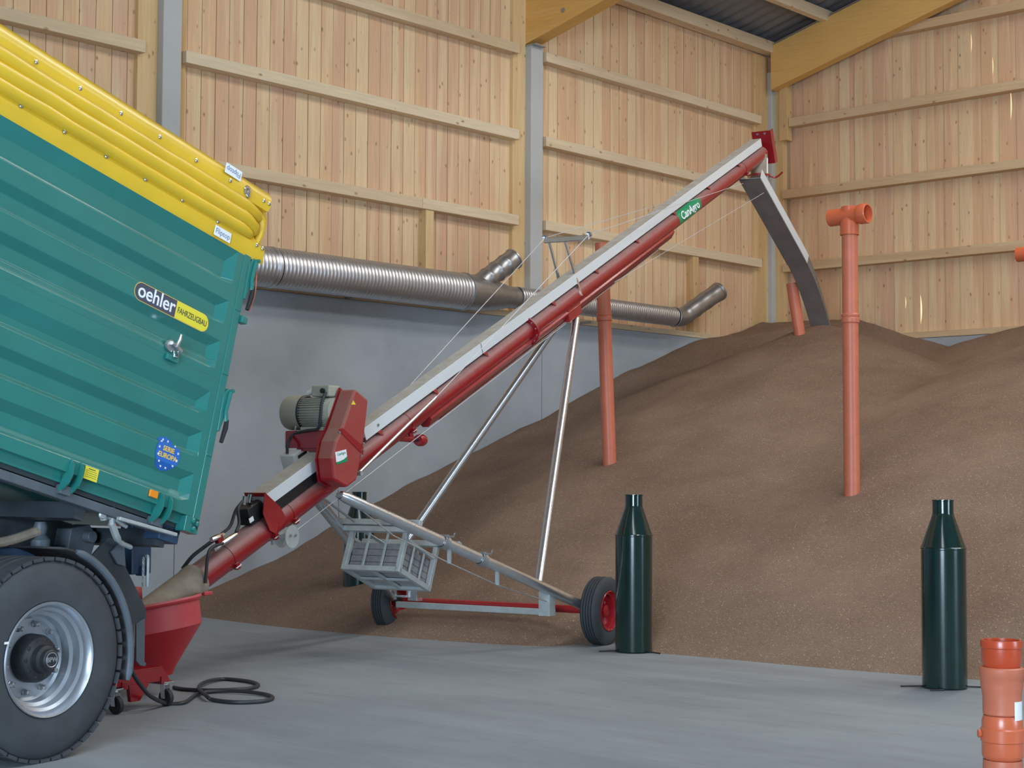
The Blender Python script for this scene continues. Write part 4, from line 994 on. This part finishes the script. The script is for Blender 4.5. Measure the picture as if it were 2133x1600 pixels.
MB().bar(Pq(p0+.1, -.20, q1-.02), Pq(p0+.4, -.02, q1-.10), .06, .006, QD).build('cage_strap', 'galv_dull', au, smooth=0)
mb = MB(); mb.box(S(4.86, -.82, .37), (.10, .14, .02), SAX); mb.box(S(4.84, -.88, .45), (.02, .02, .18), SAX); mb.box(S(4.84, -.74, .45), (.02, .02, .18), SAX); mb.box(S(4.90, -.70, .40), (.10, .10, .14), SAX)
mb.build('axle_clamp', 'chrome', au, smooth=0, bev=.004)
# concrete paving blocks in the cage
blk = MB().box((0, 0, 0), (.104, .158, .052), PAX)
b0 = None; rndb = random.Random(4)
for kq in range(4):
    for kp in range(4):
        for kt in range(3):
            loc = Pq(p0+.078+kp*.108, -.163+kt*.163, q0+.031+.0275+kq*.055)
            if b0 is None:
                b0 = blk.build('paving_block', 'brick', smooth=0, bev=.004, label='grey concrete paving block stacked in the galvanised counterweight cage', category='paving block', group='paving blocks in the counterweight cage'); o = b0
                dz = WP[b0]
            else:
                o = b0.copy(); COL.objects.link(o)
            o.location = V(loc)+V(dz)+PD*rndb.uniform(-.002, .002)
# hopper on castors
HC = S(.64, -.02, 0); HX = (ZZ*.985-V((RT.x, RT.y, 0)).normalized()*.17).normalized()
MB().lathe([(.365, .62), (.385, .625), (.393, .61), (.385, .595), (.37, .59), (.365, .43), (.15, .17), (.12, .12), (.01, .12), (.12, .16), (.355, .435), (.355, .61), (.365, .62)], HC, HX, 56).build('hopper_bowl', 'hop', au)
mb = MB(); vs = []; fs = []
for k in range(13):
    a = R(60+100*k/12); d = AU*math.cos(a)-AN*math.sin(a)
    vs += [HC+d*.37+ZZ*.60, HC+d*.39+ZZ*(.70+.03*math.sin(math.pi*k/12))]
for k in range(12): fs.append((2*k, 2*k+2, 2*k+3, 2*k+1))
bk = mb.add(vs, fs).build('hopper_splash_plate', 'hop', au, smooth=50); so = bk.modifiers.new('solid', 'SOLIDIFY'); so.thickness = .006
MB().box(HC+AU*.36+AN*.02+ZZ*.665, (.09, .22, .025), SAX).build('hopper_hinge', 'hop', au, smooth=0, bev=.005)
cA, cB = onz(243, 1488), onz(347, 1471); cd_ = (cB-cA).normalized(); cn = V((-cd_.y, cd_.x, 0)); cn = cn if cn.dot(HC-cA) > 0 else -cn
HAX = (cd_, cn, ZZ)
mb = MB(); mb.prism([cA-cd_*.02+ZZ*.165, cB+cd_*.03+ZZ*.165, cB-cd_*.04+ZZ*.25, cA+cd_*.03+ZZ*.25], cn*.012)
mb.prism([cA+cd_*.03+ZZ*.25, cB-cd_*.04+ZZ*.25, cB-cd_*.04+ZZ*.25+cn*.12, cA+cd_*.03+ZZ*.25+cn*.12], ZZ*.008)
mb.prism([cA+cd_*.10+ZZ*.165, cA+cd_*.28+ZZ*.165, cA+cd_*.20+ZZ*.06, cA+cd_*.12+ZZ*.06], cn*.03)
for t in (.06, .40): mb.box(cA+cd_*t+cn*.35+ZZ*.17, (.05, .72, .05), HAX)
mb.build('hopper_frame', 'redp', au, smooth=0, bev=.003)
for c in (cA, cB, cA+cn*.66, cB+cn*.66):
    c = c+cn*.02
    cs = MB(); cs.box(c+ZZ*.155, (.09, .08, .008), HAX); cs.lathe([(.02, .13), (.028, .135), (.028, .152), (.01, .155)], c, ZZ, 16)
    for k in (-1, 1): cs.prism([c+cn*.0+cd_*.022*k+ZZ*.135-cn*.02, c+cd_*.022*k+ZZ*.135+cn*.02, c+cd_*.022*k+ZZ*.05+cn*.005, c+cd_*.022*k+ZZ*.05-cn*.03], cd_*.004*k)
    cf = cs.build('castor_fork', 'chrome', au, smooth=30)
    MB().lathe([(.03, -.016), (.052, -.016), (.055, -.010), (.055, .010), (.052, .016), (.03, .016), (.012, .014), (.012, -.014), (.03, -.016)], c+ZZ*.055-cn*.015, cd_, 28).build('castor_wheel', 'rubber', cf)
# grain lying in the hopper
MB().lathe([(.001, .57), (.14, .568), (.27, .555), (.35, .535), (.35, .47), (.001, .3)], HC, HX, 40).build('loose_grain', 'wheat', smooth=60, kind='stuff', label='loose wheat lying inside the red auger hopper', category='grain')
# black power cable coiled on the floor
def fp(x, y, z=.014): q = onz(x, y, z); return q
cab = [(262, 1310, .62), (274, 1385, .42), (292, 1420, .2), (318, 1450, .08), (350, 1466, .014), (385, 1463, .014), (412, 1446, .014), (450, 1440, .016), (500, 1440, .02), (550, 1446, .016), (568, 1454, .014), (545, 1461, .014), (490, 1463, .014), (445, 1458, .014), (430, 1450, .03)]
def cab_pt(x, y, z):
    return onz(x, y, z)
c1_ = [cab_pt(*q) for q in cab[4:]]
start = [onp(x, y, (cA+cB)/2-cn*.10, cn) for x, y in ((268, 1385), (280, 1408), (295, 1430), (316, 1452))]
cab2 = [(362, 1432), (385, 1436), (430, 1438), (480, 1437), (520, 1434), (538, 1428), (525, 1421), (490, 1416), (460, 1415), (430, 1420), (414, 1432), (418, 1444)]
pts = start+c1_+[onz(x, y, .03) for x, y in cab2[::-1][1:3]]+[onz(x, y, .014) for x, y in cab2[::-1][3:]]
MB().tube(smooth_path(pts, 8), .0135, 10).build('power_cable', 'cable', smooth=60, label='black power cable hanging from the hopper and coiled on the floor', category='cable')

# ------------------------------------------------------------------ light: overcast daylight through the open side, roof light, exposure
wd = bpy.data.worlds.new('world'); SC.world = wd; wd.use_nodes = True
nt = wd.node_tree; bg = nt.nodes['Background']; bg.inputs[1].default_value = .26
tc_ = nd(nt, 'ShaderNodeTexCoord'); sx_ = nd(nt, 'ShaderNodeSeparateXYZ'); nt.links.new(tc_.outputs['Generated'], sx_.inputs[0])
# overcast blue white sky, with the low sun's glow behind the end wall
nt.links.new(ramp(nt, sx_.outputs[0], [(.80, (.66, .83, 1, 1)), (.92, (9, 6.2, 3.2, 1))]), bg.inputs[0])
def area(name, loc, target, size, power, color):
    l = bpy.data.lights.new(name, 'AREA'); l.shape = 'RECTANGLE'; l.size, l.size_y = size; l.energy = power; l.color = color
    o = bpy.data.objects.new(name, l); COL.objects.link(o); o.location = loc
    o.rotation_euler = (V(target)-V(loc)).to_track_quat('-Z', 'Y').to_euler(); return o
area('door_daylight', (-7, -1.5, 2.6), (9, 9, 1.8), (5, 4.2), 2500, (.64, .82, 1))
area('side_daylight', (11, -10, 3.0), (12, 8, 1.5), (4, 4.5), 900, (.66, .84, 1))
area('ridge_light', (7, -.6, 11.6), (7, 1.2, 0), (30, 2.2), 1700, (.88, .95, 1))
area('roof_light', (16.5, 6.6, 10.5), (15.8, 9.5, 0), (13, .8), 720, (1, .97, .92))
vs_ = SC.view_settings
vs_.view_transform = 'Standard'; vs_.look = 'None'; vs_.gamma = 1; vs_.use_curve_mapping = False; vs_.exposure = -0.22
